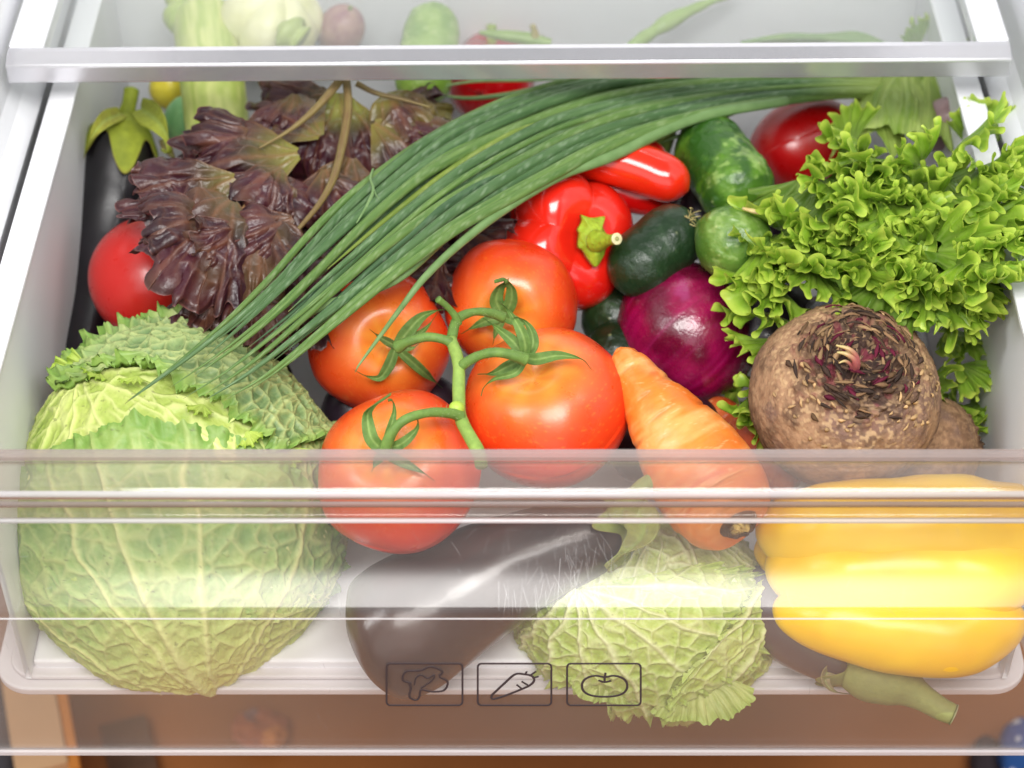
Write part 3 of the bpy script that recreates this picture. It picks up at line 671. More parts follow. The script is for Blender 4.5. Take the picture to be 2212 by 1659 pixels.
# yellow pepper
yp=thing('yellow_pepper',Uz(1935,1240,.03),"big bright yellow bell pepper pressed against the clear front at the right",'bell pepper')
m_yel=mat('yellow_pepper_skin',attr=True,rough=.36,coat=.2,coatr=.2,sss=.05,sssr=(1,.8,.1),scale=.004,bumps=((45,.0008,1),(700,.00002,2)))
YC=((252,212,4),(244,188,2))
def ylobe(pts,rad,seed,flat=1): lobe_tube('pepper_lobe',pts,rad,m_yel,yp,YC[0],YC[1],seed,90,72,flat,.028)
s_=.925/FPX
def L3(pxy,dd): return [U(x,y,d) for (x,y),d in zip(pxy,dd)]
ylobe(L3([(1664,1150),(1668,1150),(1690,1148),(1760,1148),(1870,1143),(1990,1139),(2110,1137),(2220,1140),(2262,1142),(2268,1142)],[.952,.950,.944,.937,.932,.931,.932,.936,.942,.945]),
   [.001,.009,.0160,.0222,.0240,.0242,.0238,.0190,.010,.001],21)
ylobe(L3([(1684,1215),(1688,1215),(1712,1222),(1790,1232),(1900,1238),(2040,1235),(2150,1236),(2200,1240),(2206,1240)],[.950,.948,.942,.934,.929,.928,.930,.938,.941]),
   [.001,.009,.0165,.0218,.0228,.0228,.0215,.012,.001],22)
ylobe(L3([(1688,1306),(1691,1307),(1712,1318),(1780,1335),(1880,1352),(1990,1362),(2090,1362),(2160,1345),(2188,1330),(2192,1328)],[.942,.940,.935,.930,.928,.927,.927,.930,.936,.938]),
   [.001,.0055,.0110,.0165,.0200,.0215,.0205,.0145,.0070,.001],23)
ylobe(L3([(1652,1180),(1655,1180),(1665,1185),(1700,1200),(1760,1210)],[.965,.965,.963,.962,.962]),[.001,.006,.0105,.014,.014],24)

# ---- onion
on=thing('red_onion',Uz(1484,716,.06),"shiny magenta red onion between the vine tomatoes and the brown beetroot",'onion')
m_on=mat('onion_skin',attr=True,rough=.28,spec=.5,coat=.45,coatr=.16,bumps=((70,.0012,4),(400,.00010,3)),rvar=(70,.10))
C=Uz(1484,719,.080); r=158*mpp(C); axo=cdir(.62,.62,.15)
def fo(t,ph):
    a=t*math.pi; rho=np.sin(a); z=np.cos(a)*.95; z=z+.14*np.exp(-(rho/.2)**2)*np.sign(np.cos(a))
    Dd=np.stack([np.cos(ph)*3.2,np.sin(ph)*3.2,z*.35],-1); st=fbm(Dd,3.2,4,4); st2=vn(np.stack([np.cos(ph)*14,np.sin(ph)*14,z*.5],-1),1.5,9)
    D3=np.stack([rho*np.cos(ph),rho*np.sin(ph),z],-1)
    c=mixc(lin((122,4,52)),lin((150,10,74)),sm(-.5,.5,st)); c=mixc(c,lin((80,4,30)),sm(.05,.5,fbm(D3,1.5,3,2))*.8)
    c=mixc(c,lin((176,50,116)),sm(.5,.85,st2)*.25); c=mixc(c,lin((60,8,24)),sm(.55,.9,np.abs(z))*.6)
    pl=sm(.35,.6,fbm(D3,2.4,4,31)); c=mixc(c,lin((176,80,140)),pl*.30)
    return rho*r*(1+.012*fbm(D3,2,2,3)),z*r,c
P,col,_=revolve(C,axo,fo,150,200); grid('onion_body',P,m_on,on,col,wv=True)
tube('root_tuft',[C-nrm(axo)*r*1.02,C-nrm(axo)*(r*1.10)],[.004,.002],m_pst,on,12,12,lin((150,120,90)),lin((110,80,60)),4)

# ---- carrots
m_car=mat('carrot_skin',attr=True,rough=.42,spec=.45,coat=.15,coatr=.25,sss=.1,sssr=(1,.4,.1),scale=.004,bumps=((260,.00035,4),),cvar=(220,.05))
def carrot(parent,pts,rad,seed,cols=((228,124,40),(238,170,100),(216,96,30)),n=220,ns=96,name='carrot_body'):
    A=np.column_stack([np.array(pts,float),np.array(rad,float)]); s=spline(A,n); C_=s[:,:3];R_=np.maximum(s[:,3],1e-4)
    tt=np.linspace(0,1,n); P,a=tubeP(C_,R_,ns)
    L=np.linalg.norm(C_[-1]-C_[0]); Q=np.stack(np.broadcast_arrays((tt*L)[:,None]*1.0,np.cos(a)[None,:]*.012,np.sin(a)[None,:]*.012),-1)
    ring=vn(Q*np.array([1,.25,.25]),260,seed); rr=-sm(.30,.75,ring)*.0009+.0004*fbm(Q,220,3,seed)
    P=P+(P-C_[:,None,:])/R_[:,None,None]*rr[...,None]; 
    # thin bright scrape lines across, pale dry patches, orange ground
    big=fbm(Q*np.array([1,.8,.8]),75,4,seed+3); fine=fbm(Q*np.array([1,.3,.3]),420,3,seed+7)
    c=mixc(lin(cols[0]),lin(cols[2]),sm(-.2,.5,fbm(Q,50,3,seed+11))); c=mixc(c,lin(cols[1]),sm(-.25,.45,big+.45*fine)*.7)
    sl=np.abs(vn(Q@np.array([[1,.0,0],[.55,1,0],[0,.3,1]]),150,seed+21)); c=mixc(c,lin((248,196,140)),(1-sm(0,.03,sl))*.45)
    c=mixc(c,lin((170,84,30)),sm(.5,.8,ring)*.5)
    P=capgrid(P); c=np.concatenate([c[:1],c,c[-1:]],0)
    return grid(name,P,m_car,parent,c,wv=True)
ca=thing('carrot',Uz(1500,950,.05),"large pale orange carrot with its dark crown end facing the clear front",'carrot')
px_=[(1336,760),(1340,764),(1354,784),(1396,848),(1448,924),(1500,1000),(1552,1078),(1584,1122),(1594,1134)]
dd_=[.952,.950,.947,.941,.935,.930,.925,.9185,.9165]
rr_=[3,18,40,62,92,114,116,94,62]
carrot(ca,L3(px_,dd_),[r_*.93/FPX for r_ in rr_],5)
# crown scar
m_rough=mat('dry_crown',attr=True,rough=.85,spec=.2,bumps=((500,.0012,4),))
axc=cdir(.42,-.50,.72); OC=U(1597,1136,.9125)
def crown(name,O,ax,R,parent,ccen,cmid,cedge,h=.004,seed=0,squash=.6):
    B=basis(ax,tuple(Up)); rr=np.linspace(0,1,40)[:,None]; an=np.linspace(0,2*math.pi,90,endpoint=False)[None,:]
    x=rr*np.cos(an)*R; y=rr*np.sin(an)*R*squash; Q=np.stack([x,y,0*x],-1)
    n1=fbm(Q,350,4,seed); z=h*(np.exp(-(rr/.35)**2)*(1+1.2*n1))+.0022*n1*sm(1,.6,rr)-.003*sm(.75,1,rr)+.001*(rr<.8)
    P=np.array(O)+x[...,None]*B[:,0]+y[...,None]*B[:,1]+z[...,None]*B[:,2]
    c=mixc(lin(ccen),lin(cmid),sm(.25,.55,rr+.25*n1)); c=mixc(c,lin(cedge),sm(.7,1.0,rr+.2*n1)); c=mixc(c,lin((60,40,24)),sm(.1,.5,fbm(Q,600,3,seed+2))*.6)
    return grid(name,P,m_rough,parent,c,wv=True)
crown('crown_scar',OC,axc,54*.925/FPX,ca,(214,184,110),(92,62,34),(110,70,40),seed=4,squash=.72)
cb_=thing('second_carrot',Uz(1600,930,.03),"darker carrot lying underneath, showing between the large carrot and the beetroot",'carrot')
carrot(cb_,L3([(1530,880),(1545,892),(1590,940),(1650,985),(1730,1030)],[1.015,1.012,1.005,.995,.990]),[.004,.010,.014,.016,.014],9,((196,82,26),(204,110,50),(170,60,24)))

# ---- beetroots
m_beet=mat('beet_skin',attr=True,rough=.78,spec=.25,bumps=((700,.00035,5),(160,.0008,4)),cvar=(500,.08))
def beet(name,C,r,ax,parent,seed,sy=.95,ncr=True,nt=300,nph=360):
    def f(t,ph):
        a=t*math.pi; rho=np.sin(a)**.9; z=np.cos(a)*sy
        Dd=np.stack([rho*np.cos(ph),rho*np.sin(ph),z],-1)
        ca_=np.exp(-(a/.58)**2); ring=np.exp(-((a-.50)/.22)**2)
        n1=fbm(Dd,2.0,3,seed); n2=fbm(Dd,9,4,seed+1); n3=fbm(Dd,34,3,seed+2); n4=fbm(Dd,85,2,seed+13)
        # crown: sunken, rough concentric leaf-base scales
        sc=np.abs(vn(np.stack([a*26+2*n2,np.cos(ph)*4.2,np.sin(ph)*4.2],-1),1.0,seed+5))
        g=1+.035*n1+.014*n2+.004*n3+.0025*n4+ring*(.05*n2*2+.045*(sc-.4))+ca_*(-.14+.13*n2)
        wart=sm(.30,.55,vn(Dd,17,seed+8))*sm(.4,.8,a)*sm(1.9,1.0,a); g=g+wart*.012*(.4+n3)
        groove=-.010*sm(.82,.98,np.cos(14*a+3*n1))*sm(1.0,1.5,a); g=g+groove*.4
        tan=lin((158,124,94)); br=lin((120,90,68)); dk=lin((50,38,32)); pale=lin((184,152,114)); mag=lin((112,22,52)); grey=lin((118,94,86))
        c=mixc(tan,br,sm(-.25,.35,n1*.5+n2*.8)); c=mixc(c,grey,sm(.0,.5,fbm(Dd,3.2,3,seed+21))*.6)
        c=mixc(c,pale,sm(.15,.5,n3+.35*fbm(Dd,5,2,seed+22))*.28)
        c=mixc(c,dk,sm(.30,.55,fbm(Dd,26,3,seed+23))*.35); c=mixc(c,dk,sm(.25,.55,fbm(Dd,4.5,4,seed+24)+.1)*.6*sm(2.2,.3,a))
        crz=np.exp(-(a/.68)**4); flake=sm(.1,.35,vn(np.stack([a*30,np.cos(ph)*9,np.sin(ph)*9],-1),1.0,seed+31))
        cc=mixc(lin((60,42,40)),lin((30,24,24)),sm(-.1,.4,n2)); cc=mixc(cc,pale,flake*.6); cc=mixc(cc,mag,sm(.05,.3,fbm(Dd,11,2,seed+41))*.75)
        c=mixc(c,cc,crz*.9); sc2=np.exp(-((a-.85)/.28)**2); c=mixc(c,pale,sc2*sm(.15,.4,vn(Dd*np.array([1,1,1.]),30,seed+51))*.75)
        return rho*g*r,z*g*r,c
    P,col,_=revolve(C,ax,f,nt,nph); return grid(name,P,m_beet,parent,col,wv=True)
b1=thing('large_beetroot',Uz(1823,860,.07),"large rough brown beetroot with a scarred crown and tiny pink shoots",'beetroot')
C=Uz(1824,858,.106); r=206*mpp(C); bax=cdir(.05,.50,.86); BC=C
beet('beet_body',C,r,bax,b1,6,sy=.90)
# leaf-base scales standing around the crown
Bb=basis(bax,tuple(Up))
m_sc=mat('dry_scale',attr=True,rough=.8,spec=.2,bumps=((900,.0004,3),))
cols_=[(150,120,86),(110,84,60),(88,24,44),(66,50,42),(130,100,72),(54,42,36),(80,60,46),(60,46,38)]
def onball(a,ph,lift=1.0):
    d=Bb@np.array([math.sin(a)*math.cos(ph),math.sin(a)*math.sin(ph),math.cos(a)]); g=1-.10*math.exp(-(a/.52)**2); return BC+d*r*.97*g*lift,d
for k in range(150):
    a=abs(RNG.normal(.45,.17))+.06; ph=RNG.uniform(0,2*math.pi); p,d=onball(a,ph)
    tng=nrm(np.cross(Bb[:,2],d)); out=nrm(np.cross(d,tng)); 
    dirv=nrm(tng*RNG.uniform(.8,1)*RNG.choice([-1,1])+out*RNG.normal(0,.30)); L=RNG.uniform(.004,.010); wd=RNG.uniform(.0005,.0016)
    q=np.cross(d,dirv); pts=[p+d*.0003-dirv*L/2,p+d*(.0008+RNG.uniform(0,.0014)),p+d*RNG.uniform(.0002,.0016)+dirv*L/2]
    Cc=spline(pts,6); W_=wd*np.array([.15,.7,1,.9,.55,.1]); Pp=np.stack([Cc-q*W_[:,None],Cc+d*wd*.5,Cc+q*W_[:,None],Cc-d*.0006],1)
    cc=lin(cols_[RNG.integers(len(cols_))])*RNG.uniform(.7,1.2); grid('crown_scale',Pp,m_sc,b1,np.broadcast_to(cc,Pp.shape),wv=True)
# warts on the skin below the crown
for k in range(46):
    a=RNG.uniform(.62,1.15); ph=RNG.uniform(math.pi,2*math.pi) if k%4 else RNG.uniform(0,2*math.pi); p,d=onball(a,ph,1.0)
    tng=nrm(np.cross(Bb[:,2],d)); out=nrm(np.cross(d,tng)); dirv=nrm(tng+out*RNG.normal(0,.8)); q=np.cross(d,dirv); L=RNG.uniform(.002,.005); wd=RNG.uniform(.0006,.0014)
    pts=[p+d*.0004-dirv*L/2,p+d*.0011,p+d*.0002+dirv*L/2]; Cc=spline(pts,6); W_=wd*np.array([.3,.9,1,.9,.6,.2]); Pp=np.stack([Cc-q*W_[:,None],Cc+d*wd*.45,Cc+q*W_[:,None],Cc-d*.0006],1)
    grid('skin_flake',Pp,m_sc,b1,np.broadcast_to(lin((188,154,110))*RNG.uniform(.6,1.15),Pp.shape),wv=True)
sh_=[([(1846,842,-.002),(1848,830,.004),(1843,816,.008),(1826,806,.010),(1808,803,.010)],[.0015,.0014,.0013,.0010,.0004]),
     ([(1850,842,-.002),(1853,826,.004),(1848,808,.009),(1832,795,.012),(1806,788,.012)],[.0014,.0013,.0011,.0010,.0004]),
     ([(1842,842,-.002),(1838,830,.003),(1826,822,.006),(1812,826,.007)],[.0011,.0009,.0007,.0003])]
m_sh=mat('shoot_skin',attr=True,rough=.4,sss=.2,scale=.002,sssr=(1,.5,.3))
for pts,rd in sh_:
    Pn=[hit(x,y-42,BC,r*.90,l+.001) for x,y,l in pts]; A=np.column_stack([Pn,rd]); s=spline(A,30); Pt,a=tubeP(s[:,:3],s[:,3],10); Pt=capgrid(Pt)
    tt=np.linspace(0,1,len(Pt))[:,None]*np.ones((1,10)); grid('shoot',Pt,m_sh,b1,mixc(lin((166,92,92)),lin((186,168,112)),sm(.45,.9,tt)),wv=True)
b2=thing('small_beetroot',Uz(2050,960,.04),"smaller brown beetroot tucked behind the large one against the right wall",'beetroot')
C=Uz(2010,968,.062); beet('beet_body',C,112*mpp(C),cdir(.85,.1,-.2),b2,16,nt=160,nph=200)

# ---- cucumbers
m_cuc=mat('cucumber_skin',attr=True,rough=.38,spec=.4,coat=.2,coatr=.2,bumps=((350,.0005,3),))
def cucumber(name,p,q,r0,r1,cols,label,seed,bow=None,bumpy=1.,e0=1.2,e1=1.2,stri=.6):
    th=thing(name,(np.array(p)+np.array(q))/2,label,'cucumber')
    a_,b_=capsule_pts(p,q,r0,r1,e0=e0,e1=e1,bow=bow); A=np.column_stack([np.array(a_),b_]); s=smooth1(spline(A,200),13); C_=s[:,:3];R_=np.maximum(s[:,3],1e-4)
    P,a=tubeP(C_,R_,120); N_=(P-C_[:,None,:])/R_[:,None,None]
    tt=np.linspace(0,1,200)
    F1,F2,ID=voro(P,130,seed); bm_=np.exp(-(F1/.26)**2)*(ID>.15); n1=fbm(P,120,3,seed)
    P2=P+N_*(bm_*.0011*bumpy+.0006*n1)[...,None]
    L=np.linalg.norm(C_[-1]-C_[0]); Q=np.stack(np.broadcast_arrays((tt*L*18)[:,None],np.cos(a)[None,:]*3.2,np.sin(a)[None,:]*3.2),-1); st=fbm(Q,1.4,3,seed+2)
    mt=fbm(P,110,4,seed+6); pch=fbm(P,55,2,seed+15)
    c=mixc(lin(cols[0]),lin(cols[1]),sm(-.2,.35,mt+.6*pch+.08*st)*stri); c=mixc(c,lin(cols[2]),sm(.08,.40,fbm(P,330,3,seed+5)*.7+.35*mt+.35*pch)*.75*stri); c=mixc(c,lin((206,214,150)),np.exp(-(F1/.07)**2)*(ID>.25)*.6*bumpy)
    c=mixc(c,lin(cols[1]),sm(.86,1.0,tt)[:,None]*.5*np.ones((1,120)))
    grid('cucumber_body',capgrid(P2),m_cuc,th,np.concatenate([c[:1],c,c[-1:]],0),wv=True); return th
cucumber('bumpy_cucumber',U(1506,284,1.078),U(1622,452,1.035),.0192,.0208,((44,84,22),(104,150,40),(164,190,112)),"bumpy mid green cucumber standing between the red peppers and the deep red tomato",3,e0=.8,e1=.9)
x=cucumber('dark_cucumber',U(1500,468,1.028),U(1330,620,1.015),.0170,.0185,((24,46,24),(34,60,32),(60,84,56)),"very dark green cucumber with a dried flower end, beside the red bell pepper",7,bumpy=.35,stri=.35,e0=.9)
for k in range(16):
    p=U(1490,470,1.008)+RNG.normal(size=3)*.0015; q=p+nrm(RNG.normal(size=3)+Rt*1.2-Fw*.4+Up*.3)*RNG.uniform(.003,.006)
    tube('flower_remnant',[p,(p+q)/2+RNG.normal(size=3)*.0006,q],[.0003,.0003,.0001],m_pst,x,6,4,lin((190,180,120)),lin((150,130,80)),k)
y_=cucumber('pale_cucumber',U(1606,455,1.01),U(1560,600,1.0),.0205,.0205,((70,108,34),(120,152,66),(160,182,112)),"pale streaked green cucumber just above the red onion",11,bumpy=.7,e0=.85)
tube('stalk_stub',[U(1604,450,.985),U(1628,456,.983),U(1642,462,.982)],[.0008,.0012,.0006],m_pst,y_,10,8,lin((214,196,140)),lin((180,150,90)),4)
cucumber('shaded_cucumber',U(1390,640,1.05),U(1270,730,1.04),.017,.018,((24,40,20),(34,58,26),(54,80,44)),"dark cucumber deep in the pile between the bell pepper and the red onion",15,bumpy=.8)
cucumber('hidden_cucumber',U(1380,860,1.03),U(1300,700,1.03),.017,.018,((22,38,18),(30,52,26),(44,66,38)),"dark cucumber low down beneath the red onion",18,bumpy=.8)

# ---- eggplants
m_egg=mat('eggplant_skin',attr=True,rough=.36,spec=.5,coat=.3,coatr=.15,bumps=((40,.0005,2),(300,.00006,3)),rvar=(50,.08))
m_cal=mat('eggplant_calyx',attr=True,rough=.6,spec=.3,bumps=((500,.0003,4),),cvar=(300,.1))
def eggplant(name,pts,rad,label,stempts,srad,seed,cols=((20,14,20),(40,28,38)),cal=((150,160,56),(118,128,44)),sl=.28,ns=90,sepw=.85,nsep=5,capfrac=.18,scurl=.003):
    th=thing(name,np.mean(pts,0),label,'eggplant')
    A=np.column_stack([np.array(pts,float),np.array(rad,float)]); s=spline(A,160); C_=s[:,:3];R_=np.maximum(s[:,3],1e-4)
    P,a=tubeP(C_,R_,ns); P=P*1.; P=P+((P-C_[:,None,:])*(.025*fbm(P,18,2,seed))[...,None]); P=capgrid(P)
    g=np.clip(.5+.8*fbm(P,30,4,seed),0,1); grid('eggplant_body',P,m_egg,th,mixc(lin(cols[0]),lin(cols[1]),g),wv=True)
    # calyx: cap skirt ending in pointed lobes, over the stem end (index 0)
    n0=int(160*capfrac); idx=np.linspace(2,n0,26); T_,N_,B_=frames(C_)
    an=np.linspace(0,2*math.pi,100,endpoint=False)
    lo=.5+.5*np.cos(nsep*an+seed); lo=lo**1.3
    K=[]
    for j,f in enumerate(np.linspace(0,1,26)):
        reach=2+(n0-2)*f*(.35+.65*lo); ii=np.clip(reach,0,159)
        c=np.stack([np.interp(ii,np.arange(160),C_[:,d]) for d in range(3)],-1); R=np.interp(ii,np.arange(160),R_)*1.03+.0012+scurl*f**3*lo
        nb=np.stack([np.interp(ii,np.arange(160),B_[:,d]) for d in range(3)],-1); nn=np.stack([np.interp(ii,np.arange(160),N_[:,d]) for d in range(3)],-1)
        K.append(c+(nb*np.cos(an)[:,None]+nn*np.sin(an)[:,None])*R[:,None])
    K=np.array(K); K=K+(fbm(K,150,3,seed)*.0012)[...,None]*T_[0]; K2=(K-C_[10])*0.985+C_[10]
    R_all=np.concatenate([K,K2[::-1]],0); g=np.clip(.5+.9*fbm(R_all,140,4,seed+1),0,1); cc=mixc(lin(cal[0]),lin(cal[1]),g); ed=np.abs(np.linspace(-1,1,52)); cc=mixc(cc,lin((140,112,60)),(1-sm(0,.10,ed))[:,None]*.7*np.ones((1,100)))
    grid('calyx',R_all,m_cal,th,cc,wv=True)
    tube('stem',stempts,srad,m_cal,th,40,18,lin(cal[0]),lin(cal[1]),seed,streak=.5); return th
e=eggplant('tall_eggplant',L3([(270,262),(268,266),(264,285),(256,330),(246,420),(226,540),(206,680),(190,800),(186,860),(184,870)],[1.112,1.112,1.110,1.108,1.106,1.100,1.085,1.06,1.045,1.045]),
   [.001,.009,.0155,.0200,.0225,.0228,.0232,.0225,.014,.002],"long black eggplant standing upright along the left wall of the drawer",
   L3([(268,272),(274,244),(280,220),(284,196)],[1.112,1.11,1.112,1.115]),[.0085,.0048,.0040,.0042],3,cols=((12,10,14),(24,19,26)),cal=((150,160,48),(120,132,40)),capfrac=.20)
sepal('calyx_leaf',L3([(300,232),(340,262),(362,300),(366,330),(352,322)],[1.095,1.075,1.065,1.062,1.068]),.0075,e,c0=(160,168,60),c1=(126,134,48),seed=31)
sepal('calyx_leaf',L3([(262,244),(225,262),(196,300),(180,344)],[1.095,1.08,1.075,1.075]),.005,e,c0=(160,168,60),c1=(126,114,50),seed=33)
sepal('calyx_leaf',L3([(352,300),(368,330),(384,350),(396,354)],[1.085,1.08,1.078,1.078]),.0030,e,c0=(120,110,60),c1=(96,84,48),seed=34)
e=eggplant('lower_eggplant',L3([(1352,1128),(1346,1130),(1325,1138),(1270,1158),(1180,1192),(1080,1236),(980,1290),(910,1332),(860,1362),(812,1386),(776,1402),(768,1406)],[.945,.944,.943,.942,.943,.946,.946,.944,.943,.944,.945,.945]),
   [.001,.009,.0150,.0195,.0222,.0262,.0300,.0322,.0325,.0290,.014,.001],"big purple black eggplant lying along the drawer floor behind the clear front, under the tomatoes",
   L3([(1345,1120),(1375,1070),(1400,1045),(1440,1026)],[.930,.926,.924,.922]),[.009,.0052,.0040,.0042],5,cols=((34,15,16),(58,34,32)),cal=((146,158,84),(116,130,70)),capfrac=.13,nsep=6)
sepal('calyx_leaf',L3([(1372,1095),(1388,1130),(1384,1160),(1352,1190),(1308,1226)],[.922,.918,.914,.911,.910]),.0085,e,c0=(158,170,92),c1=(120,110,70),seed=32)
e=eggplant('floor_eggplant',L3([(1858,1448),(1852,1445),(1835,1436),(1800,1415),(1740,1375),(1690,1335),(1640,1290),(1600,1250),(1595,1245)],[.950,.950,.951,.953,.957,.960,.965,.97,.97]),
   [.001,.007,.0105,.014,.0175,.0185,.017,.009,.001],"eggplant lying on the drawer floor under the yellow pepper, its thick green stem pointing forward",
   L3([(1838,1440),(1880,1458),(1940,1476),(1985,1502),(2030,1530),(2058,1543)],[.947,.944,.942,.940,.9385,.9375]),[.0105,.0128,.0108,.0070,.0056,.0052],7,cols=((60,44,54),(76,60,66)),cal=((150,158,88),(124,126,78)),capfrac=.2)
sepal('calyx_leaf',L3([(1850,1452),(1800,1446),(1782,1466),(1800,1492),(1842,1500)],[.944,.942,.941,.942,.944]),.0035,e,c0=(150,140,100),c1=(110,96,70),seed=36)
disc('stem_cut',U(2060,1544,.9373),basis(nrm(U(2058,1543,.9375)-U(2030,1530,.9385))),[(.0052,-.0003),(.0053,.0003),(.0038,.0006),(.00001,.0004)],m_cal,e,[lin((120,126,80)),lin((150,140,110)),lin((160,150,110)),lin((140,130,90))])
# ================================================================== leafy vegetables
def J0(x): x2=x*x; return 1-x2/4+x2**2/64-x2**3/2304+x2**4/147456
def fan(name,O,Y,N,R,am,mat_,parent,seed,nr=40,ns=260,waves=7,th=1.7,thp=1.6,th2=.7,w2=2.7,bend=.5,bend2=.0,cup=0.,out=None,color=None,blister=0.,bscale=160,r0=.06,vein=0.,nv=9,edge=.0,drift=1.,jit=.5,thick=False,tooth=0.03,asym=0.,fold=0.,fscale=28,net=0.,netscale=120,puff=0.):
    """leaf blade: grows from O along Y, faces N; the margin meanders like a frilled edge. All lengths in metres."""
    rg=np.random.default_rng(seed); Y=nrm(Y); N=nrm(np.array(N)-Y*np.dot(N,Y)); X=np.cross(Y,N)
    s=np.linspace(-1,1,ns); r=np.linspace(r0,1,nr); A=am*s+asym*s*s
    jn=vn(np.stack([s*2.3,np.full(ns,seed*1.3),np.zeros(ns)],-1),1,seed); jn2=vn(np.stack([s*5,np.full(ns,seed*2.1),np.ones(ns)],-1),1,seed+1)
    Rs=R*(1+.10*jn+.05*jn2) if out is None else R*np.interp(s,np.linspace(-1,1,len(out)),out)*(1+.05*jn2)
    tk=1+tooth*vn(np.stack([s*waves*3.1,np.full(ns,seed*.7),np.zeros(ns)],-1),1,seed+3)
    be=bend*r+bend2*r*r; dr=np.gradient(r)
    cb=np.cumsum(np.cos(be)*dr)-np.cos(be[0])*dr[0]+r0; sb=np.cumsum(np.sin(be)*dr)-np.sin(be[0])*dr[0]
    rho=np.cos(A)[:,None]*Y+np.sin(A)[:,None]*X; tau=-np.sin(A)[:,None]*Y+np.cos(A)[:,None]*X
    P=np.zeros((nr,ns,3)); ph=math.pi*waves*(s+jit*.35*jn)+rg.uniform(0,6); ph2=ph*w2+2*jn+rg.uniform(0,6)
    amp=.62+.55*(.5+.5*vn(np.stack([s*3.1,np.full(ns,seed*3.3),np.zeros(ns)],-1),1,seed+7))
    for i in range(nr):
        Rr=Rs*(1+(tk-1)*sm(.6,1,r[i])); base=np.outer(cb[i]*Rr,[1,1,1])*rho+np.outer(sb[i]*Rr,[1,1,1])*N[None,:]
        n_r=math.cos(be[i])*N[None,:]-math.sin(be[i])*rho
        dL=np.gradient(A)*Rr*r[i]
        Th=th*amp*r[i]**thp; T2=th2*amp*max(0,(r[i]-.45)/.55)**1.2
        J=np.maximum(J0(Th),.3); ang=Th*np.sin(ph)+T2*np.sin(ph2)
        xo=np.cumsum((np.cos(ang)/J-1)*dL); no=np.cumsum(np.sin(ang)/J*dL)
        k=max(3,int(ns/waves*1.15)); ker=np.ones(k)/k
        pad=lambda q: np.convolve(np.concatenate([np.full(k,q[0]),q,np.full(k,q[-1])]),ker,'same')[k:-k]
        xo=xo-pad(xo)*drift; no=no-pad(no)*drift
        P[i]=O+base+tau*xo[:,None]+n_r*(no-cup*R*s*s*r[i]**2)[:,None]
    # veins (fan-wise, splitting outward) + blisters
    rr,ss=np.meshgrid(r,s,indexing='ij'); q=ss*am+.05*vn(np.stack([rr*3,ss*3,rr*0+seed],-1),1,seed+11)
    vm=np.exp(-(np.abs(q)*rr*R/.0016)**2)
    for L,(n,a0) in enumerate(((nv,.0),(nv*2,.38),(nv*4,.66))):
        f=(q/(2*am))*n+.37*L; d=np.abs(f-np.round(f))/n*2*am*rr*R
        vm=np.maximum(vm,np.exp(-(d/(.0010-.0002*L))**2)*sm(a0,a0+.15,rr)*(.8-.2*L))
    G=np.gradient(P,axis=0); H=np.gradient(P,axis=1); Nn=np.cross(G,H); Nn/=np.linalg.norm(Nn,axis=-1,keepdims=True)+1e-12
    Q=np.stack([rr*R*np.sin(q),rr*R*np.cos(q),rr*0+seed],-1)
    bl=fbm(Q,bscale,2,seed+5) if blister else 0
    if net:
        F1,F2,_=voro(Q+.004*fbm(Q,60,2,seed)[...,None],netscale,seed+3); vm=np.maximum(vm,net*np.exp(-((F2-F1)/.09)**2)); P=P+Nn*(puff*sm(0,.55,F2-F1)*sm(.05,.3,rr))[...,None]
    if fold:
        P=P+Nn*(fold*fbm(Q,fscale,2,seed+40)*sm(.0,.5,rr))[...,None]
    P=P-Nn*(vein*vm-blister*bl*sm(.05,.35,rr)*(1-.7*vm))[...,None]
    col=color(rr,ss,vm,Q,seed)
    return grid(name,P,mat_,parent,col)
# ---------------- savoy cabbages: leaves wrapped over a head
m_cab=mat('savoy_leaf',attr=True,rough=.46,spec=.4,bumps=((420,.0004,4),),transl=.10,rvar=(60,.08))
def veins(Q,q0,n0,seed,scale,warp=.05,netw=1.,vw=1.,lv2=1.5):
    "Q (…,2) leaf coords (rad); vein mask and cell mask"
    d=Q-q0; W=np.concatenate([Q,Q[...,:1]*0+seed],-1)
    wx=vn(W,5,seed)*warp; rho=np.linalg.norm(d,axis=-1)+1e-6; phi=np.arctan2(d[...,1],d[...,0])+wx*1.2/(rho+.35)
    vm=np.zeros(rho.shape)
    for L,(mul,a0,wd,am) in enumerate(((1,-.1,.017,1.),(2,.40,.011,.55*lv2),(4,.85,.008,.35*lv2))):
        f=phi/(2*math.pi)*n0*mul+.31*L; dd=np.abs(f-np.round(f))/(n0*mul)*2*math.pi*rho
        vm=np.maximum(vm,np.exp(-(dd/(wd*vw))**2)*am*sm(a0,a0+.2,rho))
    W2=np.concatenate([Q+.03*vn(W,9,seed+2)[...,None],Q[...,:1]*0+seed*.7],-1)
    F1,F2,_=voro(W2,scale,seed+3); e=F2-F1; net=np.exp(-(e/.10)**2)*.75*netw
    F1b,F2b,_=voro(W2,scale*2.3,seed+8); e2=F2b-F1b
    return np.maximum(vm,net),np.exp(-(e2/.12)**2)*.4,e
def head(C,rx,ry,rz,wide=0.):
    "returns map: q (…,2) [rad, +x right +y up in the picture] and lift (m) -> world"
    def f(q,lift,tx=0):
        a=np.linalg.norm(q,axis=-1)+1e-9; s=np.sin(a)/a; x=q[...,0]*s; y=q[...,1]*s; z=np.cos(a)
        k=1+lift/((rx+ry)/2)
        x=x*(1+wide*np.exp(-((y+.30)/.45)**2))
        return C+(Rt*(rx*x*k)[...,None])+(Up*(ry*y*k)[...,None])-(Fw*(rz*z*k)[...,None])
    return f
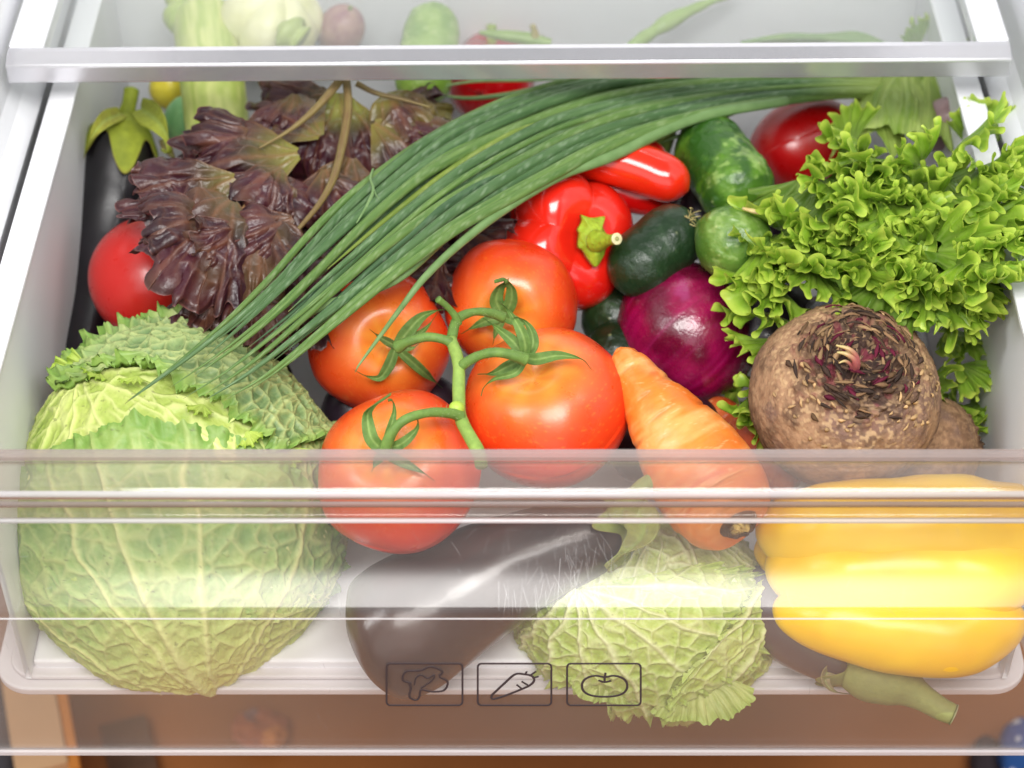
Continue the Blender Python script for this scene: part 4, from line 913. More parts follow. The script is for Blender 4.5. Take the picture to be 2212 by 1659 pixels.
def wrapleaf(name,hm,q0,outline,mat_,parent,cols,seed,lift=.002,n0=14,cell=7.,nr=150,ns=300,frill=.004,waves=16,crk=.0013,vh=.0009,rise=.0,inner=None,veinc=None,flare=.0,midw=0,fr0=.80,basec=None,netw=1.,vw=1.,lv2=1.5):
    "outline: list of q points (rad) round the free margin"
    out=spline(np.array([(a,b,0) for a,b in outline],float),ns)[:,:2]; q0=np.array(q0)
    r=np.linspace(.02,1,nr)[:,None]; s=np.linspace(0,1,ns)
    jn=vn(np.stack([s*waves*1.3,np.full(ns,seed),np.zeros(ns)],-1),1,seed); out=out+(out-q0)*(.020*jn)[:,None]+(out-q0)*(.004*vn(np.stack([s*waves*5,np.full(ns,seed),np.zeros(ns)],-1),1,seed+1))[:,None]
    Q=q0+(out[None]-q0)*r[...,None]
    vm,vf,e=veins(Q,q0,n0,seed,cell,netw=netw,vw=vw,lv2=lv2)
    ph=s*waves*2*math.pi+3*vn(np.stack([s*waves*.4,np.full(ns,seed+.5),np.zeros(ns)],-1),1,seed+4)
    fr_=frill*sm(fr0,1,r)*(np.sin(ph)*.8+.5*np.sin(2.3*ph+1)+.4)[None]+frill*.35*sm((fr0+1)/2,1,r)*np.sin(5.1*ph)[None]
    W=np.concatenate([Q,Q[...,:1]*0+seed],-1)
    rho_=np.linalg.norm(Q-q0,axis=-1); puck=sm(0,.35,e)*crk*(sm(.05,.9,rho_) if basec is not None else 1)
    if midw:
        dq=out[ns//2]-q0; dq=dq/np.linalg.norm(dq); dd=np.abs((Q-q0)[...,0]*dq[1]-(Q-q0)[...,1]*dq[0]); al=((Q-q0)*dq).sum(-1); mid=np.exp(-(dd/(midw*(1.15-al*.55).clip(.25)))**2); vm=np.maximum(vm,mid)
    lf=lift+rise*r[...,0][...,None]*0+vh*vm-puck*.8+.0007*fbm(W,22,3,seed+6)+.0022*fbm(W,2.6,2,seed+9)+fr_+flare*sm(.7,1,r)
    if midw: lf=lf+mid*.0022
    # edge curls sideways too
    Q2=Q+((out-q0)/np.linalg.norm(out-q0,axis=1)[:,None])[None]*(sm(fr0,1,r)*frill*3.5*np.cos(ph)[None])[...,None]*.35
    P=hm(Q2,lf)
    dk,lt,vc,ed=[lin(c) for c in cols]
    g=fbm(W,4,4,seed+12); c=mixc(dk,lt,np.clip(.45+.9*g+.15*fbm(W,20,3,seed+14),0,1)); c=mixc(c,dk*.8,sm(.25,.6,e)*.25)
    if basec is not None: c=mixc(c,lin(basec),sm(1.5,.25,rho_)*.8)
    c=mixc(c,vc,np.clip(vm*1.05,0,1)*.85); c=mixc(c,vc,vf*.35); c=mixc(c,ed,sm(.86,.99,r)*np.ones((1,ns))*.6)
    sp=vn(W,60,seed+20); c=mixc(c,lin((96,96,60)),sm(.80,.92,sp)*.6)
    o=grid(name,P,mat_,parent,c,flip=True); return o
sc_=thing('savoy_cabbage',Uz(385,1100,.0),"big round savoy cabbage with crinkled green leaves filling the left front corner of the drawer",'cabbage')
Cc=U(380,1102,.980); kx=mpp(Cc)
RX,RY,RZ=338*kx,372*kx,.060
hm=head(Cc,RX,RY,RZ,.07)
def Q_(px,py,cx=380,cy=1102,rx=338*1.045,ry=372*1.045,mx=1.45):
    x=(px-cx)/rx; y=-(py-cy)/ry; a=math.hypot(x,y); th_=math.asin(min(a,1.)) if a<=1 else math.pi/2+(a-1)*1.2
    th_=min(th_,2.2); return (x/a*th_,y/a*th_) if a>1e-6 else (0,0)
ell_col=lin((150,176,84))
u=np.linspace(0,math.pi,70)[:,None]; v=np.linspace(0,2*math.pi,120,endpoint=False)[None,:]
Pd=Cc+Rt*(np.sin(u)*np.cos(v)*RX*.97)[...,None]+Up*(np.sin(u)*np.sin(v)*RY*.97)[...,None]-Fw*(np.cos(u)*RZ*.95+0*v)[...,None]
grid('heart',Pd,m_cab,sc_,np.broadcast_to(lin((176,196,104)),Pd.shape),wv=True,flip=True)
YG=((150,178,72),(196,210,112),(222,228,150),(150,184,66))      # pale yellow green
BG=((104,134,84),(150,172,112),(194,206,134),(128,172,56))    # blue green
LG=((126,164,88),(172,196,108),(222,226,152),(104,150,54))
# pale under leaf, upper-left to centre
wrapleaf('leaf',hm,Q_(200,805),[Q_(130,810),Q_(60,900),Q_(20,1000),Q_(60,1180),Q_(200,1230),Q_(380,1200),Q_(520,1120),Q_(640,1020),Q_(600,900),Q_(480,800)],m_cab,sc_,YG,41,lift=.0015,n0=13,cell=4.5,frill=.001,crk=.0006,vh=.0012)
# right side folded leaf
wrapleaf('leaf',hm,Q_(700,1300),[Q_(560,1330),Q_(500,1180),Q_(520,1010),Q_(600,940),Q_(680,930),Q_(735,1000),Q_(770,1180),Q_(760,1320)],m_cab,sc_,LG,43,lift=.0030,n0=26,cell=5,frill=.0012,crk=.0008,vh=.0014)
# front blue-green leaf with strong midrib from the base at the bottom
wrapleaf('leaf',hm,Q_(468,1495),[Q_(300,1510),Q_(110,1440),Q_(30,1300),Q_(22,1160),Q_(60,1040),Q_(165,972),Q_(240,935),Q_(300,908),Q_(380,900),Q_(450,905),Q_(540,935),Q_(620,985),Q_(690,1090),Q_(725,1250),Q_(680,1400),Q_(600,1470)],m_cab,sc_,LG,45,lift=.0048,n0=15,cell=6.0,frill=.0018,waves=34,crk=.0011,vh=.0012,nr=230,ns=460,midw=.055,fr0=.94,basec=(228,226,132),netw=.55,vw=1.3,lv2=.55)
# top crinkled leaf, blue green, frilled free edge
wrapleaf('leaf',hm,Q_(690,790),[Q_(430,712),Q_(270,722),Q_(200,770),Q_(160,820),Q_(150,852),Q_(205,826),Q_(300,802),Q_(350,812),Q_(400,838),Q_(440,858),Q_(480,872),Q_(530,905),Q_(575,940),Q_(610,975),Q_(660,960),Q_(740,930),Q_(790,860)],m_cab,sc_,BG,47,lift=.0062,n0=19,cell=8.0,frill=.0042,waves=26,crk=.0018,vh=.0011,nr=190,ns=420,flare=.002)
# small curled tufts of leaf margin on the left
for k,(x,y,rr_) in enumerate([(150,815,38),(180,795,34),(215,790,26),(22,1160,22),(28,1205,26),(34,1235,20)]):
    pass
# ---- second cabbage (pale, white veined)
c2=thing('pale_cabbage',Uz(1400,1330,.0),"pale yellow green cabbage with thick white veins, low behind the clear front beneath the carrot",'cabbage')
C2=U(1398,1318,.985); k2=mpp(C2); R2x,R2y,R2z=272*k2,216*k2,.056
hm2=head(C2,R2x,R2y,R2z)
def Q2_(px,py): return Q_(px,py,1398,1318,272*1.04,216*1.04)
u=np.linspace(0,math.pi,60)[:,None]
Pd=C2+Rt*(np.sin(u)*np.cos(v)*R2x*.97)[...,None]+Up*(np.sin(u)*np.sin(v)*R2y*.97)[...,None]-Fw*(np.cos(u)*R2z*.95+0*v)[...,None]
grid('heart',Pd,m_cab,c2,np.broadcast_to(lin((196,208,130)),Pd.shape),wv=True,flip=True)
PY=((158,184,72),(192,208,104),(228,232,176),(170,196,90)); PW=((184,198,120),(208,216,150),(228,232,186),(188,204,110))
wrapleaf('leaf',hm2,Q2_(1420,1100),[Q2_(1250,1150),Q2_(1180,1250),Q2_(1250,1350),Q2_(1400,1380),Q2_(1560,1340),Q2_(1660,1260),Q2_(1620,1150)],m_cab,c2,PW,51,lift=.001,n0=10,cell=3.5,frill=.0008,crk=.0004,vh=.0012)
wrapleaf('leaf',hm2,Q2_(1250,1250),[Q2_(1110,1330),Q2_(1100,1400),Q2_(1180,1450),Q2_(1300,1480),Q2_(1330,1530),Q2_(1400,1525),Q2_(1520,1460),Q2_(1600,1400),Q2_(1650,1330),Q2_(1640,1240),Q2_(1500,1200)],m_cab,c2,PY,53,lift=.0035,n0=16,cell=6,frill=.003,waves=26,crk=.0008,vh=.0018,netw=.7,vw=1.5,lv2=.5)
wrapleaf('leaf',hm2,Q2_(1640,1230),[Q2_(1700,1330),Q2_(1660,1420),Q2_(1600,1490),Q2_(1520,1560),Q2_(1420,1530),Q2_(1440,1440),Q2_(1500,1370),Q2_(1560,1300),Q2_(1600,1250)],m_cab,c2,PY,55,lift=.0052,n0=16,cell=6,frill=.0022,waves=24,crk=.0008,vh=.0016,netw=.7,vw=1.4,lv2=.5)
# hanging frilled tips at the bottom
def cab_col(dk,lt,vc,ed):
    dk,lt,vc,ed=[lin(q) for q in (dk,lt,vc,ed)]
    def f(rr,ss,vm,Q,seed):
        g=fbm(Q,120,3,seed); c=mixc(dk,lt,np.clip(.5+.9*g,0,1)); c=mixc(c,vc,vm*.7); return mixc(c,ed,sm(.8,1,rr)*.6)
    return f
cc1=cab_col((140,160,72),(176,190,96),(206,212,140),(150,176,70))
fan('leaf',U(1500,1430,.950),U(1530,1560,.942)-U(1500,1430,.950),-Fw,.030,.95,m_cab,c2,61,waves=7,th=1.0,th2=.6,bend=-.25,blister=.0012,vein=.0006,color=cc1)
fan('leaf',U(1330,1400,.952),U(1300,1530,.944)-U(1330,1400,.952),-Fw,.027,1.0,m_cab,c2,62,waves=7,th=1.0,th2=.6,bend=-.2,blister=.0012,vein=.0006,color=cc1)
cy1=cab_col((146,176,44),(176,200,60),(196,212,120),(136,172,40)); 
for k,(x,y,ex,ey,R_) in enumerate([(190,800,140,835,.014),(215,795,165,812,.013),(60,1150,20,1170,.011),(62,1200,22,1215,.012),(240,800,235,840,.010),(330,812,330,850,.010),(470,870,460,905,.010),(560,925,565,965,.010),(640,960,650,1010,.011),(120,1400,60,1380,.014)]):
    O=hm(np.array(Q_(x,y)),np.array(.0035)); E=hm(np.array(Q_(ex,ey)),np.array(.008))
    fan('leaf_curl',O,E-O,-Fw,R_,.9,m_cab,sc_,70+k,nr=18,ns=120,waves=5,th=1.4,th2=.8,bend=.3,blister=.0006,vein=.0003,color=cy1)

# ---------------- curly green lettuce
m_let=mat('lettuce_leaf',attr=True,rough=.40,spec=.45,bumps=((350,.0003,3),),transl=.32)
def let_col(rr,ss,vm,Q,seed):
    inn=lin((92,132,28)); mid_=lin((138,178,46)); edg=lin((198,218,88)); wht=lin((200,214,130))
    g=fbm(Q,90,3,seed); c=mixc(inn,mid_,np.clip(sm(.25,.8,rr)+.5*g,0,1)); c=mixc(c,edg,np.clip(sm(.86,1.0,rr)*.9+.25*g*sm(.5,.8,rr),0,1)); return mixc(c,wht,vm*.35*(1-rr*.6))
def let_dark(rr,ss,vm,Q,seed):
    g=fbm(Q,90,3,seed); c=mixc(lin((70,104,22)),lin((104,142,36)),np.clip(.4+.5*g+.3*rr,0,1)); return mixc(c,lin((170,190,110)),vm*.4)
gl_=thing('curly_green_lettuce',Uz(1930,520,.05),"bright green lettuce with tightly curled frilly leaves, sprawling over the right side of the drawer",'lettuce')
rgl=np.random.default_rng(5)
def camv(dx,dy,dz): return Rt*dx+Up*dy-Fw*dz
# (px,py,depth): frill centres; growth is toward the viewer and away from the stem end
spots=[]
def mound(px,py):
    x=(px-1930)/330; y=(py-520)/360; return 1.005-.055*max(0,1-x*x-y*y*.8)+(-(py-520)/FPX*.62)*.95
rows=[(265,[1830]),(315,[1850,2130]),(365,[1800,1890,1980,2120,2160]),(420,[1735,1830,1930,2030,2120,2180]),(475,[1700,1790,1880,1970,2070,2150,2200]),(530,[1650,1740,1830,1930,2020,2110,2190]),(585,[1630,1710,1800,1890,1980,2070,2150]),(640,[1640,1730,1820,1910,2000,2090]),(690,[1690,1780,1870,1960,2080]),(735,[1670,1740,2000,2070]),(790,[2030,2075]),(850,[2050,2085,1610]),(900,[1600,2060]),(930,[1590])]
for y,xs in rows:
    for x in xs:
        spots.append((x+rgl.uniform(-14,14),y+rgl.uniform(-14,14)))
        if 290<y<1000: spots.append((x+45+rgl.uniform(-14,14),y+26+rgl.uniform(-14,14)))
for q_ in [(1648,590),(1645,640),(1655,690),(1672,732),(1640,770),(1616,830),(1604,872),(1606,915)]: spots.append(q_)
for k,(x,y) in enumerate(spots):
    if x>1665 and y>640 and (x-1824)**2+(y-858)**2<238**2: continue
    d=mound(x,y)+rgl.uniform(-.004,.008)
    ox,oy=(x-1935)/330,-(y-330)/420
    if y>720: d=dep(Uz(x,y,.085 if y<830 else .06))-.01
    if x<1665 and y>560: d=.972
    if x<1625 and y>800: d=dep(Uz(x,y,.05)); ox,oy=-.8,.3
    if x>2000 and y>720: ox,oy=.5,-.6
    if x>2085 and y<640: d=min(d,dep(Uz(x,y,.182))+rgl.uniform(-.004,.012))
    e_=1 if k%5<2 else 0
    Y=camv(ox*.55+rgl.normal(0,.25),oy*.55+rgl.normal(0,.25),1.0)
    an_=rgl.uniform(0,math.pi); N=camv(math.cos(an_),math.sin(an_),0) if e_ else camv(-ox+rgl.normal(0,.4),.6-oy+rgl.normal(0,.4),.2)
    sz=.8 if y>720 else 1
    if e_:
        R=rgl.uniform(.036,.046)*sz; am_=rgl.uniform(.36,.52); wv_=rgl.uniform(3.0,4.6); O=U(x,y,d)-nrm(Y)*R*.85
        fan('leaf',O,Y,N,R,am_,m_let,gl_,200+k,nr=34,ns=300,waves=wv_,th=rgl.uniform(1.8,2.25),thp=1.9,th2=.7,w2=2.6,bend=rgl.uniform(-.3,.3),bend2=rgl.uniform(-.7,.7),blister=.0005,bscale=150,vein=.0003,color=let_col,tooth=.13,nv=5,r0=.3)
    else:
        R=rgl.uniform(.026,.036)*sz; O=U(x,y,d)-nrm(Y)*R*.7
        fan('leaf',O,Y,N,R,rgl.uniform(.75,1.15),m_let,gl_,200+k,nr=30,ns=300,waves=rgl.uniform(4.5,6.5),th=rgl.uniform(1.7,2.1),thp=1.5,th2=.9,w2=2.6,bend=rgl.uniform(-.5,.6),bend2=rgl.uniform(-.4,.6),blister=.0006,bscale=140,vein=.0003,color=let_col,tooth=.15,nv=7)
# broad inner leaves under the frills
for k in range(34):
    x=rgl.uniform(1690,2180); y=rgl.uniform(330,690)
    if (x-1940)**2/270**2+(y-520)**2/200**2>1.05 or (y>620 and (x-1824)**2+(y-858)**2<240**2): continue
    d=mound(x,y)+.012; O=U(x,y-40,d+.012); E=U(x+rgl.normal(0,30),y+70,d)
    fan('leaf',O,E-O,camv(rgl.normal(0,.3),.3,1),.030,1.1,m_let,gl_,700+k,nr=26,ns=200,waves=5,th=1.3,thp=2,th2=.6,bend=.1,blister=.001,vein=.0006,color=let_dark,tooth=.1,nv=5)
# stalk leaves, smooth and ribbed, at the back of the head
def rib_col(rr,ss,vm,Q,seed):
    g=fbm(Q*np.array([1,.3,1]),160,3,seed); c=mixc(lin((126,158,52)),lin((176,196,104)),np.clip(.5+g+.3*vm,0,1)); return mixc(c,lin((196,212,140)),vm*.5*(1-rr))
for k,(x0,y0,x1,y1,d0,d1,R_,am_) in enumerate([(1950,90,1948,300,1.15,1.045,.105,.30),(1900,110,1890,330,1.15,1.05,.105,.22),(2000,100,2000,290,1.15,1.06,.10,.20)]):
    fan('leaf',U(x0,y0,d0),U(x1,y1,d1)-U(x0,y0,d0),camv(0,.8,1),R_,am_,m_let,gl_,300+k,nr=60,ns=160,waves=3,th=.5,th2=.3,bend=.1,bend2=-.25,cup=.15,blister=.0008,vein=-.0009,nv=5,color=rib_col)
for k,(x0,y0,x1,y1,d0,d1,R_) in enumerate([(2105,330,2110,200,1.06,1.05,.030),(2125,330,2135,205,1.05,1.05,.030),(2150,500,2250,430,1.03,1.0,.032),(2130,600,2235,560,1.0,.98,.032),(2080,620,2100,700,.98,.96,.030),(1840,320,1820,215,1.07,1.06,.026),(1985,110,1968,70,1.145,1.14,.020),(2030,112,2045,80,1.145,1.14,.018),(1650,520,1605,600,1.0,.97,.028)]):
    fan('leaf',U(x0,y0,d0),U(x1,y1,d1)-U(x0,y0,d0),camv(.2,.2,1),R_,.8,m_let,gl_,330+k,nr=30,ns=240,waves=5,th=1.6,th2=.6,w2=2.3,bend=.5,blister=.0006,vein=.0003,color=let_col,tooth=.09)

# ---------------- dark red lettuce
m_red=mat('red_lettuce_leaf',attr=True,rough=.38,spec=.45,coat=.15,coatr=.22,bumps=((260,.0007,4),),transl=.06)
def red_col(green=.25,lightv=.5):
    def f(rr,ss,vm,Q,seed):
        pur=lin((38,10,22)); pur2=lin((72,28,40)); brn=lin((74,38,28)); grn=lin((146,150,58)); vt=lin((134,88,60)); edge=lin((34,14,18))
        g=fbm(Q,60,4,seed); g2=fbm(Q,25,3,seed+31); c=mixc(pur,pur2,np.clip(.4+g,0,1)); c=mixc(c,brn,sm(.0,.5,g2)*.35)
        c=mixc(c,grn,np.clip(sm(.55,.0,rr)*green*1.6+sm(.1,.5,g2)*green,0,1)); c=mixc(c,vt,vm*lightv*(1-.4*rr)); c=mixc(c,edge,sm(.93,1,rr)*.4); c=mixc(c,lin((150,96,88)),sm(.985,1,rr)*.5)
        return c
    return f
rl=thing('dark_red_lettuce',Uz(650,400,.06),"dark purple red lettuce with glossy blistered leaves and olive green stalks, partly under the onions",'lettuce')
def rleaf(x0,y0,d0,x1,y1,d1,R_px,am_,nx=0,ny=.3,green=.2,seed=0,waves=4,th=1.0,bend=-.3,bend2=-.4,cup=.15,bl=.0018,lv=.5,**k):
    O=U(x0,y0,d0); E=U(x1,y1,d1); 
    return fan('leaf',O,E-O,camv(nx,ny,1),1.12*R_px*(d0+d1)/2/FPX,am_,m_red,rl,seed,nr=90,ns=320,waves=waves,th=th,thp=3.6,th2=.7,w2=2.4,bend=bend,bend2=bend2,cup=cup,blister=bl*.8,bscale=110,vein=.0005,nv=4,color=red_col(green,lv),tooth=.10,fold=.009,fscale=34,net=.4,netscale=70,puff=.0017,**k)
# deep filler leaves first (low), then the visible ones
rfl=np.random.default_rng(9)
for k in range(60):
    x=rfl.uniform(390,1080); y=rfl.uniform(330,740)
    if y>735-(x-450)*.25: continue
    dd=1.045-.0000*(y-400); dd=dep(Uz(x,y,.085))-.005
    rleaf(x,y-30,dd+.01,x+rfl.normal(0,70),y+80,dd-.005,rfl.uniform(95,150),1.0,rfl.normal(0,.6),.2,.04,400+k,5,1.7,lv=.3)
V_=[ # x0,y0,d0, x1,y1,d1, R, am, nx, ny, green, waves, th
 (505,425,.990,350,560,.950,240,1.10,-.1,.1,.12,5,.8),     # big front-left leaf
 (560,440,.995,560,640,.955,235,.85,.15,0,.10,4,.9),
 (660,330,1.03,400,350,1.01,270,.80,-.2,.4,.45,4,.8),       # left upper leaf pointing left
 (560,300,1.04,360,420,1.02,190,.8,-.3,.2,.35,5,1.2),
 (520,380,1.0,330,450,.985,210,.8,-.3,.1,.25,5,1.2),
 (700,300,1.03,560,200,1.06,190,.7,-.1,.5,.4,4,1.1),
 (720,200,1.06,520,205,1.075,190,.6,0,.4,.15,4,1.3),
 (735,190,1.06,760,430,1.02,250,.75,.1,.3,.75,4,.8),        # olive leaf with the pale rib
 (760,330,1.03,700,560,.995,230,.8,.0,.1,.12,4,1.0),
 (700,420,1.02,760,600,.99,190,.8,.2,.1,.08,4,1.1),
 (800,230,1.06,960,240,1.06,180,.7,.2,.4,.45,5,1.4),
 (800,260,1.05,900,330,1.04,170,.8,.2,.2,.25,5,1.5),
 (600,480,1.01,470,640,.985,170,.8,0,-.1,.05,5,1.4),
 (560,580,.985,540,720,.955,165,.9,.1,-.2,.03,6,1.6),
 (650,600,.985,670,730,.965,160,.9,.1,-.2,.03,6,1.6),
 (470,570,.985,440,690,.955,150,.9,-.1,-.2,.03,6,1.6),
 (820,480,1.03,930,590,1.01,170,.9,.2,.1,.05,5,1.5),
 (900,430,1.04,1040,490,1.03,160,.9,.3,.1,.05,5,1.3),
 (860,530,1.02,900,620,1.01,120,1.0,.1,-.1,.03,5,1.8),
 (560,380,1.02,640,480,1.0,160,.8,-.1,.2,.15,5,1.5),
 (640,400,1.01,560,480,.995,140,.8,0,.2,.10,5,1.5),
 (470,470,.985,300,500,.955,150,.9,-.2,.2,.08,5,1.4),
 (430,400,1.01,330,400,.995,120,.9,-.2,.3,.35,5,1.5),
 (590,300,1.035,470,290,1.02,150,.8,-.1,.4,.2,5,1.4),
 (640,470,.99,480,520,.965,150,.8,.1,.2,.06,5,1.5),
 (520,500,.985,430,560,.955,120,.9,.1,-.2,.06,5,1.6),
 (700,500,1.0,690,640,.97,150,.8,.1,0,.06,5,1.6),
 (610,360,1.01,530,420,.99,130,.9,-.1,.4,.2,6,1.7),
 (700,360,1.02,760,470,1.0,140,.9,.2,.2,.15,6,1.6),
 (830,200,1.06,880,270,1.04,130,.9,.1,.4,.3,6,1.6),
 (640,200,1.06,600,260,1.04,120,.9,-.1,.4,.2,6,1.6),
 (1000,500,1.02,1060,520,1.0,110,.9,.2,.1,.04,5,1.6),
 (560,640,.975,600,740,.95,120,.9,.1,-.1,.03,6,1.7),
 (950,560,1.01,940,640,.99,110,.9,.1,-.1,.03,6,1.8),
]
for k,(x0,y0,d0,x1,y1,d1,R_,am_,nx,ny,gr,wv_,th__) in enumerate(V_): rleaf(x0,y0,d0,x1,y1,d1,R_,am_,nx,ny,gr,440+k,wv_,th__)
m_rib=mat('lettuce_rib',attr=True,rough=.45,spec=.4,bumps=((300,.0003,3),))
R1=lin((140,128,72)); R2=lin((104,74,54))
tube('rib',L3([(748,170),(752,230),(742,300),(722,380),(690,440),(640,500),(590,560)],[1.045,1.04,1.03,1.012,1.0,.99,.985]),[.0021,.0022,.0023,.0020,.0015,.0010,.0004],m_rib,rl,60,14,R1,R2,3,streak=.5)
tube('rib',L3([(735,172),(700,215),(665,250),(620,285),(560,320)],[1.04,1.035,1.03,1.025,1.02]),[.0024,.0021,.0017,.0011,.0004],m_rib,rl,50,14,R1,R2,4,streak=.5)
tube('rib',L3([(545,425),(520,460),(470,510),(420,560)],[.998,.988,.98,.976]),[.0017,.0014,.0010,.0004],m_rib,rl,40,12,lin((150,120,78)),lin((120,84,60)),5,streak=.5)
tube('rib',L3([(770,180),(810,200),(870,215),(930,232)],[1.05,1.05,1.05,1.05]),[.0018,.0014,.0010,.0004],m_rib,rl,40,12,R1,R2,6,streak=.5)

# ---------------- green onions
m_oni=mat('green_onion_leaf',attr=True,rough=.48,spec=.35,bumps=((900,.0001,2),),rvar=(200,.08))
go=thing('green_onion_bunch',Uz(1150,330,.15),"bunch of long green onion leaves lying diagonally across the top of the vegetables",'green onions')
ST=[((1905,150),(1905,215),.126),((1640,135),(1720,226),.138),((1350,140),(1450,282),.150),((1130,186),(1290,345),.157),((960,252),(1150,425),.160),((860,316),(1015,505),.160),((740,416),(900,592),.158),((640,520),(800,668),.155),((540,632),(700,742),.151),((400,752),(570,842),.146),((250,868),(440,905),.141)]
def bpt(c,st,dz=0):
    i=min(int(st),len(ST)-2); f=st-i; (t0,b0,z0),(t1,b1,z1)=ST[i],ST[i+1]
    x=(t0[0]*(1-c)+b0[0]*c)*(1-f)+(t1[0]*(1-c)+b1[0]*c)*f; y=(t0[1]*(1-c)+b0[1]*c)*(1-f)+(t1[1]*(1-c)+b1[1]*c)*f
    return Uz(x,y,z0*(1-f)+z1*f+dz)
def onion(c_,e_,w_,dz,seed,col=0,s0=0.,tipcurl=(0,0)):
    rg=np.random.default_rng(seed); n=14; sts=np.linspace(s0,e_,n); ph=rg.uniform(0,6)
    cs=np.interp(sts,[0,2,5,10],[.5+.8*(c_-.5),c_,c_,c_]) if np.isscalar(c_) else np.interp(sts,np.linspace(s0,e_,len(c_)),c_)
    cs=.055+.89*cs+.022*np.sin(sts*1.1+ph)*np.clip(sts/2,0,1)
    pts=[bpt(c,s,dz+.0012*math.sin(s*1.7+ph)) for c,s in zip(cs,sts)]
    pts[-1]=pts[-1]+Rt*tipcurl[0]*.001+Up*tipcurl[1]*.001
    rad=.90*w_*np.interp(np.linspace(0,1,n),[0,.15,.45,.75,.93,1],[.8,1,1.05,.8,.35,.05])
    A=np.column_stack([pts,rad]); s=spline(A,170); C_=s[:,:3]; P,a=tubeP(C_,np.maximum(s[:,3],.00008),16,None,.8); P=capgrid(P)
    t=np.linspace(0,1,P.shape[0])[:,None]; Lm=np.linalg.norm(np.diff(C_,axis=0),axis=1).sum()
    Q=np.stack(np.broadcast_arrays(t*Lm*28,np.cos(a)[None]*3.,np.sin(a)[None]*3.+seed),-1); stx=fbm(Q,1.6,3,seed)
    Q2=np.stack(np.broadcast_arrays(t*Lm*260,np.cos(a)[None]*2.5,np.sin(a)[None]*2.5+seed),-1); sp=fbm(Q2,1.2,3,seed+3)
    pal=[((58,90,50),(92,122,76),(150,170,140)),((70,104,48),(106,134,70),(154,172,128)),((98,124,50),(132,150,66),(166,176,112)),((46,76,46),(76,106,70),(134,154,128))][col]
    c=mixc(lin(pal[0]),lin(pal[1]),np.clip(.5+.9*stx,0,1)); c=mixc(c,lin(pal[2]),sm(.15,.55,sp)*.45)
    c=mixc(c,lin((160,178,96)),sm(.14,.0,t)*.8*(1 if s0<1 else 0)*np.ones_like(sp)); c=mixc(c,lin((188,182,96)),sm(.985,1,t)*.8*np.ones_like(sp))
    return grid('leaf',P,m_oni,go,c,wv=True)
lv=[ # c, end station, radius, dz, palette
 (.02,9.95,.0026,0,1),(.08,10.0,.0028,.0012,0),(.155,8.8,.0031,.0005,0),(.215,9.0,.0033,.003,0),(.29,7.4,.0022,0,1),(.34,9.3,.0032,.002,1),(.41,7.0,.0025,-.001,2),
 (.47,7.9,.0030,.003,0),(.53,9.1,.0028,.001,0),(.60,7.3,.0026,-.001,0),(.655,9.5,.0030,.002,1),(.72,8.3,.0029,0,3),(.78,9.6,.0031,.003,0),(.85,8.6,.0024,0,0),(.90,9.5,.0027,.003,1),(.955,9.2,.0027,.002,1),
 (.12,7.5,.0026,-.004,3),(.25,6.8,.0027,-.004,3),(.38,8.1,.0027,-.005,0),(.5,8.6,.0026,-.004,3),(.63,8.2,.0027,-.005,3),(.75,8.9,.0026,-.004,3),(.86,7.6,.0026,-.005,0),(.30,9.6,.0020,.001,1),(.57,9.7,.0018,.003,1),(.97,6.3,.0019,-.003,2)]
for k,(c_,e_,w_,dz,col) in enumerate(lv): onion(c_,e_,w_,dz,500+k,col)
def oleaf(pts,rad,seed,col=0):
    A=np.column_stack([np.array(pts),rad]); s=spline(A,90); P,a=tubeP(s[:,:3],np.maximum(s[:,3],.00006),12,None,.8); P=capgrid(P); g=.5+.5*fbm(P,300,3,seed)
    return grid('leaf',P,m_oni,go,mixc(lin((84,118,62)),lin((130,158,104)),g),wv=True)
# single stray leaves
TBp=lambda px,py,l:hit(px,py,TB['T1'][0],TB['T1'][1]*.95,l)
oleaf([Uz(1700,218,.142),Uz(1504,255,.150),Uz(1320,338,.155),Uz(1212,378,.157),Uz(1090,452,.158),Uz(987,532,.157),Uz(915,602,.155),Uz(870,660,.149),Uz(819,729,.147),Uz(773,792,.140),Uz(767,805,.137)],[.0026,.0029,.0029,.0027,.0024,.0021,.0018,.0014,.0010,.0005,.0001],61)
oleaf([Uz(960,515,.155),Uz(860,600,.156),Uz(760,640,.154),Uz(700,660,.150),Uz(655,690,.146),Uz(640,715,.142)],[.0022,.0024,.0022,.0019,.0012,.0001],62,1)
oleaf([Uz(1620,225,.135),Uz(1540,262,.135),Uz(1470,292,.133),Uz(1425,310,.131)],[.0018,.0015,.0010,.0001],63)
oleaf([Uz(1400,165,.128),Uz(1240,178,.128),Uz(1090,205,.126),Uz(1000,212,.124),Uz(920,198,.122)],[.0018,.0016,.0014,.0010,.0001],64)
oleaf([Uz(1300,160,.127),Uz(1150,172,.126),Uz(1020,176,.124),Uz(900,198,.121)],[.0014,.0012,.0009,.0001],65)
oleaf([Uz(806,365,.163),Uz(800,385,.164),Uz(806,410,.164),Uz(795,440,.163),Uz(770,482,.163)],[.0006,.0006,.0008,.0009,.0003],66,1)
oleaf([Uz(806,405,.164),Uz(812,420,.165),Uz(820,433,.165)],[.0004,.0003,.0001],67,1)
# white-pink bulbs at the right
m_bulb=mat('onion_bulb',attr=True,rough=.4,sss=.1,scale=.003)

